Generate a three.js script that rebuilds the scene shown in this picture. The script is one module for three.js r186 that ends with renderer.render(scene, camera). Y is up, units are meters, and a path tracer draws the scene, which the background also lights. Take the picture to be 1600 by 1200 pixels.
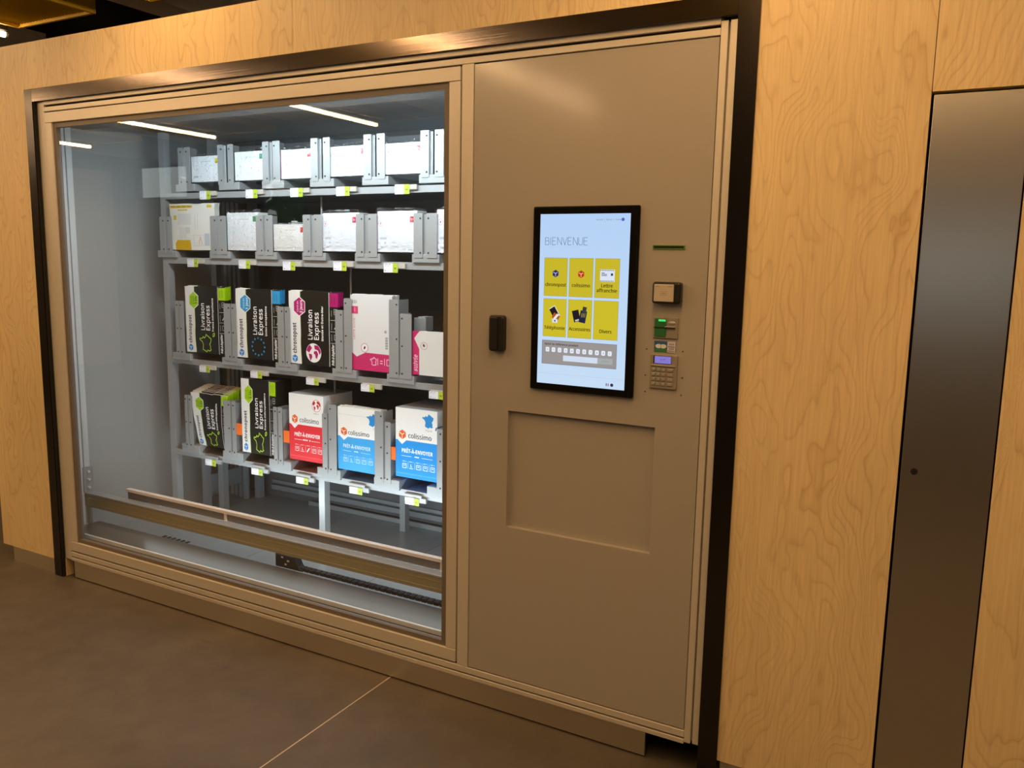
import * as THREE from 'three';
import { RoundedBoxGeometry } from 'three/addons/geometries/RoundedBoxGeometry.js';
import { mergeGeometries } from 'three/addons/utils/BufferGeometryUtils.js';
import { RectAreaLightUniformsLib } from 'three/addons/lights/RectAreaLightUniformsLib.js';

// ------------------------------------------------------------------ camera, light, exposure
const scene = new THREE.Scene();
const camera = new THREE.PerspectiveCamera(49.635, 1600 / 1200, 0.05, 200);
camera.position.set(0, 1.593, 2.4);
camera.rotation.set(THREE.MathUtils.degToRad(-8.44685), THREE.MathUtils.degToRad(28.67952), THREE.MathUtils.degToRad(1.05996), 'YXZ');
const renderer = new THREE.WebGLRenderer({ antialias: true });
renderer.toneMapping = THREE.LinearToneMapping;
renderer.toneMappingExposure = 1.0;
renderer.shadowMap.enabled = true;
RectAreaLightUniformsLib.init();
scene.background = new THREE.Color().setRGB(1.35, 1.5, 1.45);   // overcast daylight beyond the far windows
const WARM = new THREE.Color().setRGB(1, 0.53, 0.18);           // warm ceiling tubes
const COOL = new THREE.Color().setRGB(0.76, 0.92, 1.0);          // cold strips inside the machine
const TUBE_POWER = 77, TUBE_GLOW = 24.0, STRIP_TOP = 98, STRIP_LOW = 46, STRIP_GLOW = 3;

// ------------------------------------------------------------------ helpers
const taken = {};
function numbered(n) { const k = taken[n] = (taken[n] ?? -1) + 1; return k ? n + '_' + String(k).padStart(3, '0') : n; }
function rng(seed) { let s = seed >>> 0; return () => ((s = (s * 1664525 + 1013904223) >>> 0) / 4294967296); }
const lin = (r, g, b) => new THREE.Color().setRGB(r, g, b);
function hash(x, y) { let h = (x * 374761393 + y * 668265263) | 0; h = Math.imul(h ^ (h >>> 13), 1274126177); return ((h ^ (h >>> 16)) >>> 0) / 4294967296; }
function vnoise(x, y) {
  const xi = Math.floor(x), yi = Math.floor(y), fx = x - xi, fy = y - yi;
  const u = fx * fx * (3 - 2 * fx), v = fy * fy * (3 - 2 * fy);
  const a = hash(xi, yi), b = hash(xi + 1, yi), c = hash(xi, yi + 1), d = hash(xi + 1, yi + 1);
  return a + (b - a) * u + (c - a) * v + (a - b - c + d) * u * v;
}
function fbm(x, y, o = 4) { let s = 0, a = 0.5; for (let i = 0; i < o; i++) { s += a * vnoise(x, y); x = x * 2.03 + 17.1; y = y * 2.03 + 9.7; a *= 0.5; } return s; }
function shadowed(m) { m.castShadow = true; m.receiveShadow = true; return m; }
function tag(o, label, category, group, kind) {
  if (label) o.userData.label = label;
  if (category) o.userData.category = category;
  if (group) o.userData.group = group;
  if (kind) o.userData.kind = kind;
  return o;
}
function thing(name, pos, label, category, group, kind) {
  const g = new THREE.Group(); g.name = numbered(name); g.position.set(...pos); scene.add(g);
  return tag(g, label, category, group, kind);
}
// geometry is given in world metres; it is moved into the parent's own frame
function worldPos(o) { const v = new THREE.Vector3(); for (; o && o !== scene; o = o.parent) v.add(o.position); return v; }
function part(parent, name, geo, mat, label, local) {
  const m = shadowed(new THREE.Mesh(geo, mat)); m.name = parent === scene ? numbered(name) : name;
  if (!local && parent !== scene) { const p = worldPos(parent); geo.translate(-p.x, -p.y, -p.z); }
  if (label) m.userData.label = label;
  parent.add(m); return m;
}
// box between two corners, uv in metres
function bx(x0, x1, y0, y1, z0, z1, uo = 0, vo = 0) {
  const w = x1 - x0, h = y1 - y0, d = z1 - z0, g = new THREE.BoxGeometry(w, h, d);
  const p = g.attributes.position, n = g.attributes.normal, uv = g.attributes.uv;
  g.translate((x0 + x1) / 2, (y0 + y1) / 2, (z0 + z1) / 2);
  for (let i = 0; i < p.count; i++) {
    const ax = Math.abs(n.getX(i)), ay = Math.abs(n.getY(i));
    if (ax > 0.5) uv.setXY(i, p.getZ(i) + uo, p.getY(i) + vo);
    else if (ay > 0.5) uv.setXY(i, p.getX(i) + uo, p.getZ(i) + vo);
    else uv.setXY(i, p.getX(i) + uo, p.getY(i) + vo);
  }
  return g;
}
// box with softened edges
function rb(x0, x1, y0, y1, z0, z1, r = 0.002) {
  r = Math.min(r, (x1 - x0) * 0.45, (y1 - y0) * 0.45, (z1 - z0) * 0.45);
  const g = new RoundedBoxGeometry(x1 - x0, y1 - y0, z1 - z0, 2, r);
  return g.translate((x0 + x1) / 2, (y0 + y1) / 2, (z0 + z1) / 2);
}
function cyl(r, len, axis, x, y, z, seg = 16) {
  const g = new THREE.CylinderGeometry(r, r, len, seg);
  if (axis === 'x') g.rotateZ(Math.PI / 2); if (axis === 'z') g.rotateX(Math.PI / 2);
  return g.translate(x, y, z);
}
function merge(list) { return mergeGeometries(list.map((g) => (g.index ? g.toNonIndexed() : g)).map((g) => { for (const k of Object.keys(g.attributes)) if (!['position', 'normal', 'uv'].includes(k)) g.deleteAttribute(k); return g; })); }

// ------------------------------------------------------------------ computed textures
function dataTex(w, h, fn, srgb, rx, ry) {
  const d = new Uint8Array(w * h * 4);
  for (let y = 0; y < h; y++) for (let x = 0; x < w; x++) { const c = fn(x / w, y / h, x, y), i = (y * w + x) * 4; d[i] = c[0]; d[i + 1] = c[1]; d[i + 2] = c[2]; d[i + 3] = 255; }
  const t = new THREE.DataTexture(d, w, h); t.magFilter = THREE.LinearFilter; t.minFilter = THREE.LinearMipmapLinearFilter; t.generateMipmaps = true;
  t.wrapS = t.wrapT = THREE.MirroredRepeatWrapping; if (srgb) t.colorSpace = THREE.SRGBColorSpace; t.repeat.set(rx, ry); t.needsUpdate = true; return t;
}
function canvasTex(w, h, draw) {
  const c = document.createElement('canvas'); c.width = w; c.height = h; const g = c.getContext('2d'); draw(g, w, h);
  const t = new THREE.CanvasTexture(c); t.colorSpace = THREE.SRGBColorSpace; t.anisotropy = 8; return t;
}
// rotary-cut birch: contour lines of a stretched height field
const woodTex = dataTex(1024, 2048, (u, v) => {
  const X = u * 1.4, Y = v * 2.8;
  const wx = fbm(X * 5 + 3, Y * 2.2, 3) - 0.45, wy = fbm(X * 4 + 40, Y * 1.6 + 7, 3) - 0.45;
  const hgt = fbm(X * 4.2 + wx * 1.3, Y * 0.6 + wy * 0.75 + 20, 3) + 0.035 * fbm(X * 30, Y * 12, 2) + X * 0.12;
  const t = hgt * 30, f = t - Math.floor(t);
  let line = Math.exp(-(1 - f) * 9) * 0.75 + Math.exp(-f * 22) * 0.5;
  line *= 0.55 + 0.7 * vnoise(X * 9 + 5, Y * 3);
  const fib = (vnoise(X * 900, Y * 22) - 0.5) * 0.05 + (vnoise(X * 260, Y * 7) - 0.5) * 0.05;
  const tone = (fbm(X * 3 + 60, Y * 1.1 + 11, 3) - 0.45) * 0.12;
  const k = 1 - line * 0.12 + fib + tone;
  return [Math.min(255, 222 * k), Math.min(255, 202 * (k - line * 0.045)), Math.min(255, 158 * (k - line * 0.09))];
}, true, 1 / 1.4, 1 / 2.8);
const floorTex = dataTex(1024, 1024, (u, v) => {
  const X = u * 4, Y = v * 4;
  const b = fbm(X * 1.1 + fbm(X * 2, Y * 2, 3), Y * 1.1 + 8, 5) - 0.47, f = fbm(X * 14, Y * 14, 4) - 0.47, s = vnoise(X * 160, Y * 160) - 0.5;
  const sc = Math.max(0, fbm(X * 5 + 3 * vnoise(X, Y), Y * 22, 3) - 0.68) * 0.8;
  const k = 1 + b * 0.55 + f * 0.18 + s * 0.05 - sc;
  return [86 * k, 80 * k, 72 * k];
}, true, 1 / 4, 1 / 4);
const floorRough = dataTex(512, 512, (u, v) => { const r = 150 + 90 * (fbm(u * 9 + 2, v * 9, 4) - 0.47); return [r, r, r]; }, false, 1 / 4, 1 / 4);
const brushV = dataTex(512, 256, (u, v) => { const n = 128 + 70 * (vnoise(u * 500, v * 4) - 0.5) + 50 * (vnoise(u * 130, v * 2) - 0.5); return [n, n, n]; }, false, 1 / 0.5, 1 / 0.5);
const brushH = dataTex(256, 512, (u, v) => { const n = 128 + 70 * (vnoise(u * 4, v * 500) - 0.5) + 50 * (vnoise(u * 2, v * 130) - 0.5); return [n, n, n]; }, false, 1 / 0.5, 1 / 0.5);
const paintBump = dataTex(256, 256, (u, v, x, y) => { const n = 128 + 90 * (hash(x, y) - 0.5) + 70 * (vnoise(u * 60, v * 60) - 0.5); return [n, n, n]; }, false, 1 / 0.15, 1 / 0.15);
const crinkle = dataTex(256, 256, (u, v) => {
  const a = Math.abs(fbm(u * 7 + 3, v * 7, 4) - 0.47), b = Math.abs(fbm(u * 13 + 30, v * 12 + 4, 3) - 0.44); const n = 255 * Math.min(1, 0.25 + 1.6 * a + 1.1 * b); return [n, n, n];
}, false, 1, 1);

// ------------------------------------------------------------------ materials
const std = (o) => new THREE.MeshStandardMaterial(o), phy = (o) => new THREE.MeshPhysicalMaterial(o);
const M = {
  wood: std({ map: woodTex, roughness: 0.5 }),
  floor: std({ map: floorTex, roughness: 1.0, roughnessMap: floorRough }),
  joint: std({ color: lin(0.5, 0.44, 0.36), roughness: 0.7 }),
  black: std({ color: lin(0.006, 0.006, 0.006), roughness: 0.9 }),
  dark: std({ color: lin(0.03, 0.03, 0.032), roughness: 0.8 }),
  casing: std({ color: lin(0.15, 0.13, 0.12), metalness: 1, roughness: 0.15, bumpMap: brushH, bumpScale: 0.00012 }),
  casingV: std({ color: lin(0.075, 0.068, 0.065), metalness: 1, roughness: 0.2, bumpMap: brushV, bumpScale: 0.00012 }),
  steel: phy({ color: lin(0.62, 0.60, 0.56), metalness: 1, roughness: 0.30, bumpMap: brushV, bumpScale: 0.00015, anisotropy: 0.6 }),
  plinth: std({ color: lin(0.80, 0.76, 0.68), metalness: 1, roughness: 0.33, bumpMap: brushH, bumpScale: 0.0001 }),
  alu: std({ color: lin(0.62, 0.60, 0.56), metalness: 0.25, roughness: 0.42 }),
  bead: std({ color: lin(0.16, 0.14, 0.12), roughness: 0.5 }),
  paint: phy({ color: lin(0.37, 0.36, 0.34), roughness: 0.3, clearcoat: 0.8, clearcoatRoughness: 0.13, bumpMap: paintBump, bumpScale: 0.000006 }),
  glass: phy({ color: lin(1, 1, 1), roughness: 0, transmission: 1, thickness: 0, ior: 1.5 }),
  gloss: phy({ color: lin(0.006, 0.006, 0.007), roughness: 0.1, specularIntensity: 0.4 }),
  plastic: phy({ color: lin(0.012, 0.012, 0.013), roughness: 0.36 }),
  galv: std({ color: lin(0.40, 0.41, 0.41), roughness: 0.42, metalness: 0.35 }),
  galvDark: std({ color: lin(0.34, 0.35, 0.36), roughness: 0.5, metalness: 0.2 }),
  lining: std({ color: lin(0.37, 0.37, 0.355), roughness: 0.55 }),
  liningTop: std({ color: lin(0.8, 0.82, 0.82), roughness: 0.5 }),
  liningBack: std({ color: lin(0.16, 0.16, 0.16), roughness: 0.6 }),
  inFloor: std({ color: lin(0.27, 0.285, 0.29), roughness: 0.28 }),
  liftBeam: std({ color: lin(0.34, 0.31, 0.18), roughness: 0.45, metalness: 0.3 }),
  ledge: std({ color: lin(0.20, 0.175, 0.15), roughness: 0.34, metalness: 0.6 }),
  column: std({ color: lin(0.74, 0.76, 0.76), roughness: 0.4, metalness: 0.2 }),
  liftRail: std({ color: lin(0.74, 0.68, 0.62), roughness: 0.5 }),
  orange: std({ color: lin(0.85, 0.17, 0.02), roughness: 0.5 }),
  white: std({ color: lin(0.82, 0.82, 0.82), roughness: 0.6 }),
  beige: std({ color: lin(0.5, 0.45, 0.38), roughness: 0.6 }),
  yellow: std({ color: lin(0.80, 0.52, 0.03), roughness: 0.5 }),
  yellowMesh: std({ color: lin(0.74, 0.50, 0.03), roughness: 0.55 }),
  beam: std({ color: lin(0.78, 0.74, 0.70), roughness: 0.8 }),
  roomWall: std({ color: lin(0.16, 0.155, 0.15), roughness: 0.8 }),
  pillar: std({ color: lin(0.55, 0.50, 0.44), roughness: 0.8 }),
  leaf: std({ color: lin(0.10, 0.20, 0.03), roughness: 0.8 }),
  bark: std({ color: lin(0.10, 0.07, 0.05), roughness: 0.9 }),
  tube: std({ color: lin(1, 1, 1), emissive: lin(1, 0.70, 0.42), emissiveIntensity: TUBE_GLOW }),
  led: std({ color: lin(1, 1, 1), emissive: COOL, emissiveIntensity: STRIP_GLOW }),
  film: phy({ color: lin(1, 1, 1), roughness: 0.06, transmission: 1, thickness: 0, ior: 1.45, bumpMap: crinkle, bumpScale: 0.012 }),
  keycap: std({ color: lin(0.42, 0.40, 0.37), roughness: 0.4, metalness: 0.4 }),
  greenGlow: std({ color: lin(0.05, 0.3, 0.1), emissive: lin(0.03, 0.75, 0.16), emissiveIntensity: 0.9 }),
  greenGlass: phy({ color: lin(0.03, 0.16, 0.06), roughness: 0.2 }),
};

function areaLight(color, power, w, h, pos, towards) {
  const l = new THREE.RectAreaLight(color, power, w, h); l.position.set(...pos); l.lookAt(...towards); l.name = numbered('area_light'); scene.add(l); return l;
}

// ------------------------------------------------------------------ the setting
const X0 = -14.5, X1 = 4.2, ZB = 5.7;
const floor = thing('floor', [0, 0, 0], 'polished brown-grey concrete floor with a pale straight joint', null, null, 'structure');
part(floor, 'floor_slab', bx(X0, -1.831, -0.1, 0, -1.7, ZB), M.floor);
part(floor, 'floor_slab', bx(-1.827, X1, -0.1, 0, -1.7, ZB, 2.3, 1.1), M.floor);
part(floor, 'joint_strip', bx(-1.8312, -1.8268, -0.1, 0.0008, -0.012, ZB), M.joint, 'pale joint strip');
const ceiling = thing('ceiling', [0, 3.6, 0], 'black ceiling void above the hanging panels', null, null, 'structure');
part(ceiling, 'ceiling_slab', bx(X0, X1, 3.6, 3.7, -1.7, ZB), M.black);

const wall = thing('wall_front', [0, 0, 0], 'pale birch plywood wall around the built-in machine', null, null, 'structure');
const WZ = 0.008, WT = -0.03;
part(wall, 'wood_panel', bx(-4.3267, -3.8553, 0.0804, 2.5317, WT, WZ, 0.2, 0.1), M.wood);
part(wall, 'wood_panel', bx(-3.8538, -2.2463, 2.3156, 2.5317, WT, WZ, 1.15, 0.35), M.wood);
part(wall, 'wood_panel', bx(-2.2448, -0.603, 2.3156, 2.5317, WT, WZ, 0.35, 0.85), M.wood);
part(wall, 'wood_panel', bx(-0.6015, -0.1299, 0.0784, 2.5317, WT, WZ, 1.02, 0.0), M.wood);
part(wall, 'wood_panel', bx(-0.1281, 0.5025, 2.0297, 2.5317, WT, WZ, 0.42, 1.5), M.wood);
part(wall, 'wood_panel', bx(0.091, 0.7236, 0.0784, 2.0282, WT, WZ, 0.1, 0.55), M.wood);
part(wall, 'wood_panel', bx(0.504, 2.0101, 2.0297, 2.5317, WT, WZ, 0.9, 0.2), M.wood);
part(wall, 'wood_panel', bx(0.7251, 2.0101, 0.0784, 2.0282, WT, WZ, 0.7, 0.2), M.wood);
part(wall, 'wood_panel', bx(2.0116, X1, 0.0784, 2.5317, WT, WZ, 0.3, 0.6), M.wood);
part(wall, 'jamb_board', bx(-3.842, -3.8235, 0, 0.093, -0.045, 0.003, 0.5, 0.3), M.wood);
part(wall, 'wall_core', merge([bx(-4.28, -4.06, 0.002, 2.50, -1.6, -0.021), bx(-0.55, -0.128, 0.002, 2.50, -1.6, -0.06), bx(0.092, X1, 0.002, 2.5, -1.6, -0.06), bx(-0.135, 0.1, 2.03, 2.5, -1.6, -0.06), bx(-0.135, 0.1, 0.0, 2.03, -1.6, -0.16)]), M.black);
function struct(name, geo, mat, label) { const m = part(scene, name, geo, mat, label); m.userData.kind = 'structure'; return m; }
struct('baseboard_left', bx(-4.25, -3.842, 0, 0.080, -0.03, 0.002), M.plinth, 'low steel skirting under the wood panel left of the machine');
struct('baseboard_right', bx(-0.556, X1, 0, 0.078, -0.05, -0.004), M.plinth, 'low steel skirting under the wood panels right of the machine');
const trim = thing('trim_1', [-2.2, 0, 0.04], 'flat dark steel casing framing the machine opening', null, null, 'structure');
part(trim, 'casing_stile', bx(-3.8856, -3.8302, 0.0005, 2.3266, -0.004, 0.014), M.casingV);
part(trim, 'casing_stile', bx(-0.6223, -0.5626, 0.001, 2.3266, -0.004, 0.014), M.casingV);
part(trim, 'casing_return', bx(-3.830, -3.8222, 0.001, 2.27, -0.003, 0.011), M.black);
part(trim, 'casing_rail', bx(-3.8295, -2.2615, 2.270, 2.3266, -0.002, 0.014), M.casing);
part(trim, 'casing_rail', bx(-2.2608, -0.6228, 2.270, 2.3266, -0.002, 0.014), M.casing);
// backing behind the machine and dark recess beyond the wood block
struct('wall_rear', merge([bx(X0, -4.06, 0, 3.6, -1.7, -1.62), bx(-4.06, X1, 0, 3.6, -1.7, -1.62)]), M.black);

// steel cupboard door, right
const cup = thing('door_1', [-0.02, 0, 0], 'tall narrow brushed steel service door with a round lock set into the wood wall', null, null, 'structure');
part(cup, 'door_leaf', rb(-0.1232, 0.0869, 0.01, 2.0217, -0.022, 0.0075, 0.0015), M.steel);
const lock = part(cup, 'lock_cylinder', cyl(0.0088, 0.012, 'z', -0.091, 1.0615, 0.0075, 24), M.plastic, 'small round black lock');
part(lock, 'lock_face', new THREE.CylinderGeometry(0.0058, 0.0058, 0.004, 20).rotateX(Math.PI / 2).translate(-0.091 + 0.02, 1.0625, 0.0125), M.black, null, true);

// far side of the hall: what the glass and the steel mirror
const back = thing('wall_back', [0, 0, ZB], 'grey far wall of the hall with window openings', null, null, 'structure');
{
  const s = new THREE.Shape([new THREE.Vector2(X0, 0), new THREE.Vector2(X1, 0), new THREE.Vector2(X1, 3.6), new THREE.Vector2(X0, 3.6)]);
  const hole = (a, b, c, d) => s.holes.push(new THREE.Path([new THREE.Vector2(a, c), new THREE.Vector2(a, d), new THREE.Vector2(b, d), new THREE.Vector2(b, c)]));
  hole(-8.3, -7.45, 1.95, 2.62); hole(-10.75, -9.6, 2.35, 2.85); hole(-0.7, 0.3, 1.3, 1.9);
  part(back, 'wall_panel', new THREE.ExtrudeGeometry(s, { depth: 0.15, bevelEnabled: false }).translate(0, 0, ZB), M.roomWall);
}
function windowAt(n, a, b, c, d) {
  const w = thing('window_' + n, [(a + b) / 2, c, ZB + 0.05], 'window in the far wall', null, null, 'structure');
  const t = 0.04;
  part(w, 'window_frame', merge([bx(a, b, c, c + t, ZB, ZB + 0.08), bx(a, b, d - t, d, ZB, ZB + 0.08), bx(a, a + t, c + t, d - t, ZB, ZB + 0.08), bx(b - t, b, c + t, d - t, ZB, ZB + 0.08)]), M.dark);
  part(w, 'window_pane', bx(a + t, b - t, c + t, d - t, ZB + 0.035, ZB + 0.041), M.glass);
}
windowAt(1, -8.3, -7.45, 1.95, 2.62); windowAt(2, -10.75, -9.6, 2.35, 2.85); windowAt(3, -0.7, 0.3, 1.3, 1.9);
struct('pillar', bx(-12.9, -10.95, 0, 2.75, 5.0, 5.5), M.pillar, 'broad pale pillar on the far side of the hall');
struct('wall_left', bx(X0 - 0.1, X0, 0, 3.6, -1.7, ZB), M.roomWall);
struct('wall_right', bx(X1, X1 + 0.1, 0, 3.6, -1.7, ZB), M.roomWall);
{
  const R = rng(5), t = thing('tree', [-8.3, 0, 7.2], 'leafy green tree outside the far window, mirrored in the machine glass', 'tree');
  part(t, 'trunk', new THREE.CylinderGeometry(0.09, 0.14, 2.2, 10).translate(-8.3, 1.1, 7.2), M.bark);
  const blobs = [];
  for (let i = 0; i < 260; i++) {
    const a = R() * 6.283, e = Math.acos(2 * R() - 1), r = Math.cbrt(R()) * 1.0;
    const g = new THREE.IcosahedronGeometry(0.07 + 0.1 * R(), 0); g.scale(1, 0.6, 1); g.rotateX(R() * 3); g.rotateY(R() * 3);
    blobs.push(g.translate(-8.3 + r * 1.25 * Math.sin(e) * Math.cos(a), 2.4 + r * 0.95 * Math.cos(e), 7.2 + r * Math.sin(e) * Math.sin(a)));
  }
  const f = part(t, 'foliage', merge(blobs), M.leaf); f.userData.kind = 'stuff';
}

// ceiling fittings: lines of tubes running out from the wall, yellow baffles beside them, grey beams between
const COLS = [-11.7, -9.48, -7.35, -5.145, -2.86, -0.65, 1.55];
const colWord = { '-5.145': 'lit white ceiling tube lamp ending above the far left corner of the wood wall' };
for (const cx of COLS) {
  [[-0.68, 0.52], [0.54, 1.72], [1.74, 2.92], [2.95, 4.18]].forEach(([z0, z1], k) => {
    const t = thing('tube_lamp', [cx, 2.86, (z0 + z1) / 2], (k === 0 && colWord[cx]) || 'lit tube lamp in a line hung from the ceiling, mirrored in glass and paint', 'lamp', 'ceiling tube lamps');
    if (k === 0 && colWord[cx]) delete t.userData.group;
    part(t, 'tube', cyl(0.016, z1 - z0 - 0.03, 'z', cx, 2.862, (z0 + z1) / 2, 14), M.tube);
    part(t, 'end_cap', cyl(0.0165, 0.014, 'z', cx, 2.862, z0 + 0.007, 14), M.white); part(t, 'end_cap', cyl(0.0165, 0.014, 'z', cx, 2.862, z1 - 0.007, 14), M.white);
    part(t, 'holder', rb(cx - 0.015, cx + 0.015, 2.884, 2.912, z0, z1, 0.003), M.dark);
    areaLight(WARM, TUBE_POWER * [0.72, 1.65, 1.05, 0.6][k], 0.03, z1 - z0 - 0.03, [cx, 2.8445, (z0 + z1) / 2], [cx, 0, (z0 + z1) / 2]);
  });
}
function baffle(x0, x1, z0, z1, label) {
  const t = thing('ceiling_baffle', [(x0 + x1) / 2, 2.9, (z0 + z1) / 2], label, 'ceiling panel', label.startsWith('yellow ribbed ceiling panel hung') ? 'yellow ceiling panels' : null);
  const f = 0.018;
  part(t, 'panel_frame', merge([rb(x0, x1, 2.9, 3.005, z0, z0 + f), rb(x0, x1, 2.9, 3.005, z1 - f, z1), rb(x0, x0 + f, 2.9, 3.005, z0 + f, z1 - f), rb(x1 - f, x1, 2.9, 3.005, z0 + f, z1 - f)]), M.yellow);
  const n = Math.round((x1 - x0 - 2 * f) / 0.028), pts = [];
  for (let i = 0; i <= n * 2; i++) pts.push(new THREE.Vector2(x0 + f + (x1 - x0 - 2 * f) * i / (2 * n), i % 2 ? 2.914 : 2.928));
  pts.push(new THREE.Vector2(x1 - f, 2.95), new THREE.Vector2(x0 + f, 2.95));
  part(t, 'ribbed_infill', new THREE.ExtrudeGeometry(new THREE.Shape(pts), { depth: z1 - z0 - 2 * f, bevelEnabled: false }).translate(0, 0, z0 + f), M.yellowMesh);
}
COLS.forEach((cx, i) => {
  const near = cx === -5.145, other = 'yellow ribbed ceiling panel hung beside a tube lamp';
  baffle(cx + 0.065, cx + 0.775, -0.72, 1.02, near ? 'yellow ribbed ceiling panel beside the lit tube at the top left corner' : other);
  baffle(cx + 0.065, cx + 0.775, 1.05, 2.75, other); baffle(cx + 0.065, cx + 0.775, 2.78, 4.3, other);
  if (i < COLS.length - 1) {
    baffle(cx + 1.23, cx + 1.95, -0.72, 1.02, near ? 'yellow ribbed ceiling panel right of the grey beam above the wood wall' : other);
    baffle(cx + 1.23, cx + 1.95, 1.05, 2.75, other);
    struct('ceiling_beam', bx(cx + 0.905, cx + 1.155, 2.95, 3.2, -1.6, ZB), M.beam, near ? 'grey ceiling beam crossing over the wood wall' : null);
  }
});

// ------------------------------------------------------------------ the machine
const vm = thing('vending_machine', [-2.2, 0, 0], 'large built-in vending machine with a glass window, grey front panel and touchscreen', 'vending machine');
const FT = 2.275, FB = 0.096, FL = -3.821, FR = -0.625;    // outer edges of the aluminium frame
function groove(name, list, z0 = -0.055) { return part(vm, name, merge(list.map(([a, b, c, d, z = 0]) => rb(a, b, c, d, z0, z, 0.0018))), M.alu); }
groove('top_rail', [[-3.766, -0.6725, 2.2525, 2.274, 0.0], [-3.766, -0.6725, 2.244, 2.2525, -0.014], [-3.766, -0.6725, 2.224, 2.244]]);
groove('bottom_rail', [[-3.766, -0.6725, 0.115, 0.138], [-3.766, -0.6725, 0.109, 0.115, -0.010], [-3.766, -0.6725, 0.093, 0.109]]);
groove('side_stile', [[-3.821, -3.783, 0.094, 2.275, -0.004], [-3.783, -3.7765, 0.094, 2.275, -0.014], [-3.7765, -3.7665, 0.094, 2.275]]);
groove('side_stile', [[-0.672, -0.6515, 0.100, 2.262], [-0.6515, -0.645, 0.103, 2.262, -0.018], [-0.645, -0.6255, 0.103, 2.262, 0.001]]);
groove('mullion', [[-1.5205, -1.4755, 0.1385, 2.2235]]);
part(vm, 'rail_groove', merge([bx(-3.7655, -0.673, 2.2445, 2.2525, -0.012, -0.0105), bx(-3.7655, -0.673, 2.2197, 2.2238, -0.012, -0.0105)]), M.black);
part(vm, 'rail_groove', merge([bx(-3.7655, -0.673, 0.1095, 0.1148, -0.0098, -0.009), bx(-3.7655, -0.673, 0.1382, 0.1425, -0.012, -0.0105)]), M.dark);
// window sash with its own rails, bead and pane
const sash = new THREE.Group(); sash.name = 'window_sash'; vm.add(sash); sash.userData.label = 'aluminium window sash with a clear glass pane';
const SL = -3.7655, SR = -1.5265, ST = 2.2195, SB = 0.1455;
part(sash, 'sash_rail', rb(SL, SR, 2.174, ST, -0.04, 0.001, 0.002), M.alu);
part(sash, 'sash_rail', rb(SL, SR, SB, 0.192, -0.04, 0.001, 0.002), M.alu);
part(sash, 'sash_stile', rb(SL, -3.718, 0.1925, 2.1735, -0.04, 0.0, 0.002), M.alu);
part(sash, 'sash_stile', rb(-1.570, SR, 0.1925, 2.1735, -0.04, 0.0, 0.002), M.alu);
part(sash, 'glazing_bead', merge([bx(-3.718, -3.698, 0.1925, 2.1735, -0.03, -0.008), bx(-1.593, -1.570, 0.1925, 2.1735, -0.03, -0.008), bx(-3.698, -1.593, 2.152, 2.1735, -0.03, -0.008), bx(-3.698, -1.593, 0.1925, 0.2095, -0.03, -0.008)]), M.bead);
part(sash, 'glass_pane', bx(-3.70, -1.59, 0.206, 2.156, -0.019, -0.015), M.glass);
// grey front panel with a recess
{
  const a = -1.4725, b = -0.6755, c = 0.1425, d = 2.2195, V = (x, y) => new THREE.Vector2(x, y);
  const s = new THREE.Shape([V(a, c), V(b, c), V(b, d), V(a, d)]);
  s.holes.push(new THREE.Path([V(-1.328, 0.691), V(-1.328, 1.0955), V(-0.8115, 1.0955), V(-0.8115, 0.691)]));
  part(vm, 'front_panel', new THREE.ExtrudeGeometry(s, { depth: 0.028, bevelEnabled: true, bevelThickness: 0.001, bevelSize: 0.001, bevelSegments: 1 }).translate(0, 0, -0.031), M.paint, 'plain grey painted front panel');
  part(vm, 'recess_panel', bx(-1.34, -0.80, 0.68, 1.107, -0.03, -0.0185), M.paint, 'square recessed grey panel');
}
part(vm, 'plinth', bx(-3.762, -0.802, 0.006, 0.0935, -0.02, -0.0095), M.plinth, 'low brushed steel plinth');
part(vm, 'plinth_shadow_gap', bx(-3.78, -0.802, 0.0, 0.006, -0.03, -0.016), M.black);
part(vm, 'cabinet_shell', merge([bx(-4.05, -4.0, 0.02, 2.45, -1.36, -0.045), bx(-4.0, -0.62, 2.30, 2.45, -1.36, -0.056), bx(-4.05, -0.62, 0.02, 2.45, -1.40, -1.36), bx(-0.66, -0.62, 0.11, 2.3, -1.36, -0.056), bx(-4.0, -0.62, 0.10, 0.112, -1.36, -0.056), bx(-4.0, -3.80, 0.03, 2.30, -0.05, -0.045), bx(-3.79, -0.9, 0.0, 0.1, -0.5, -0.45)]), M.dark);
// handle
{
  const s = new THREE.Shape(), w = 0.046, h = 0.112, r = 0.008;
  s.moveTo(-w / 2 + r, -h / 2); s.lineTo(w / 2 - r, -h / 2); s.quadraticCurveTo(w / 2, -h / 2, w / 2, -h / 2 + r); s.lineTo(w / 2, h / 2 - r); s.quadraticCurveTo(w / 2, h / 2, w / 2 - r, h / 2); s.lineTo(-w / 2 + r, h / 2); s.quadraticCurveTo(-w / 2, h / 2, -w / 2, h / 2 - r); s.lineTo(-w / 2, -h / 2 + r); s.quadraticCurveTo(-w / 2, -h / 2, -w / 2 + r, -h / 2);
  const hd = part(vm, 'handle', new THREE.ExtrudeGeometry(s, { depth: 0.02, bevelEnabled: true, bevelThickness: 0.005, bevelSize: 0.004, bevelSegments: 3 }).translate(-1.366, 1.354, -0.002), M.plastic, 'black rectangular door handle');
  part(hd, 'handle_grip', rb(-1.3875, -1.3575, 1.30, 1.408, 0.018, 0.028, 0.004).translate(2.2, 0, 0), M.plastic, null, true);
}

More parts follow.
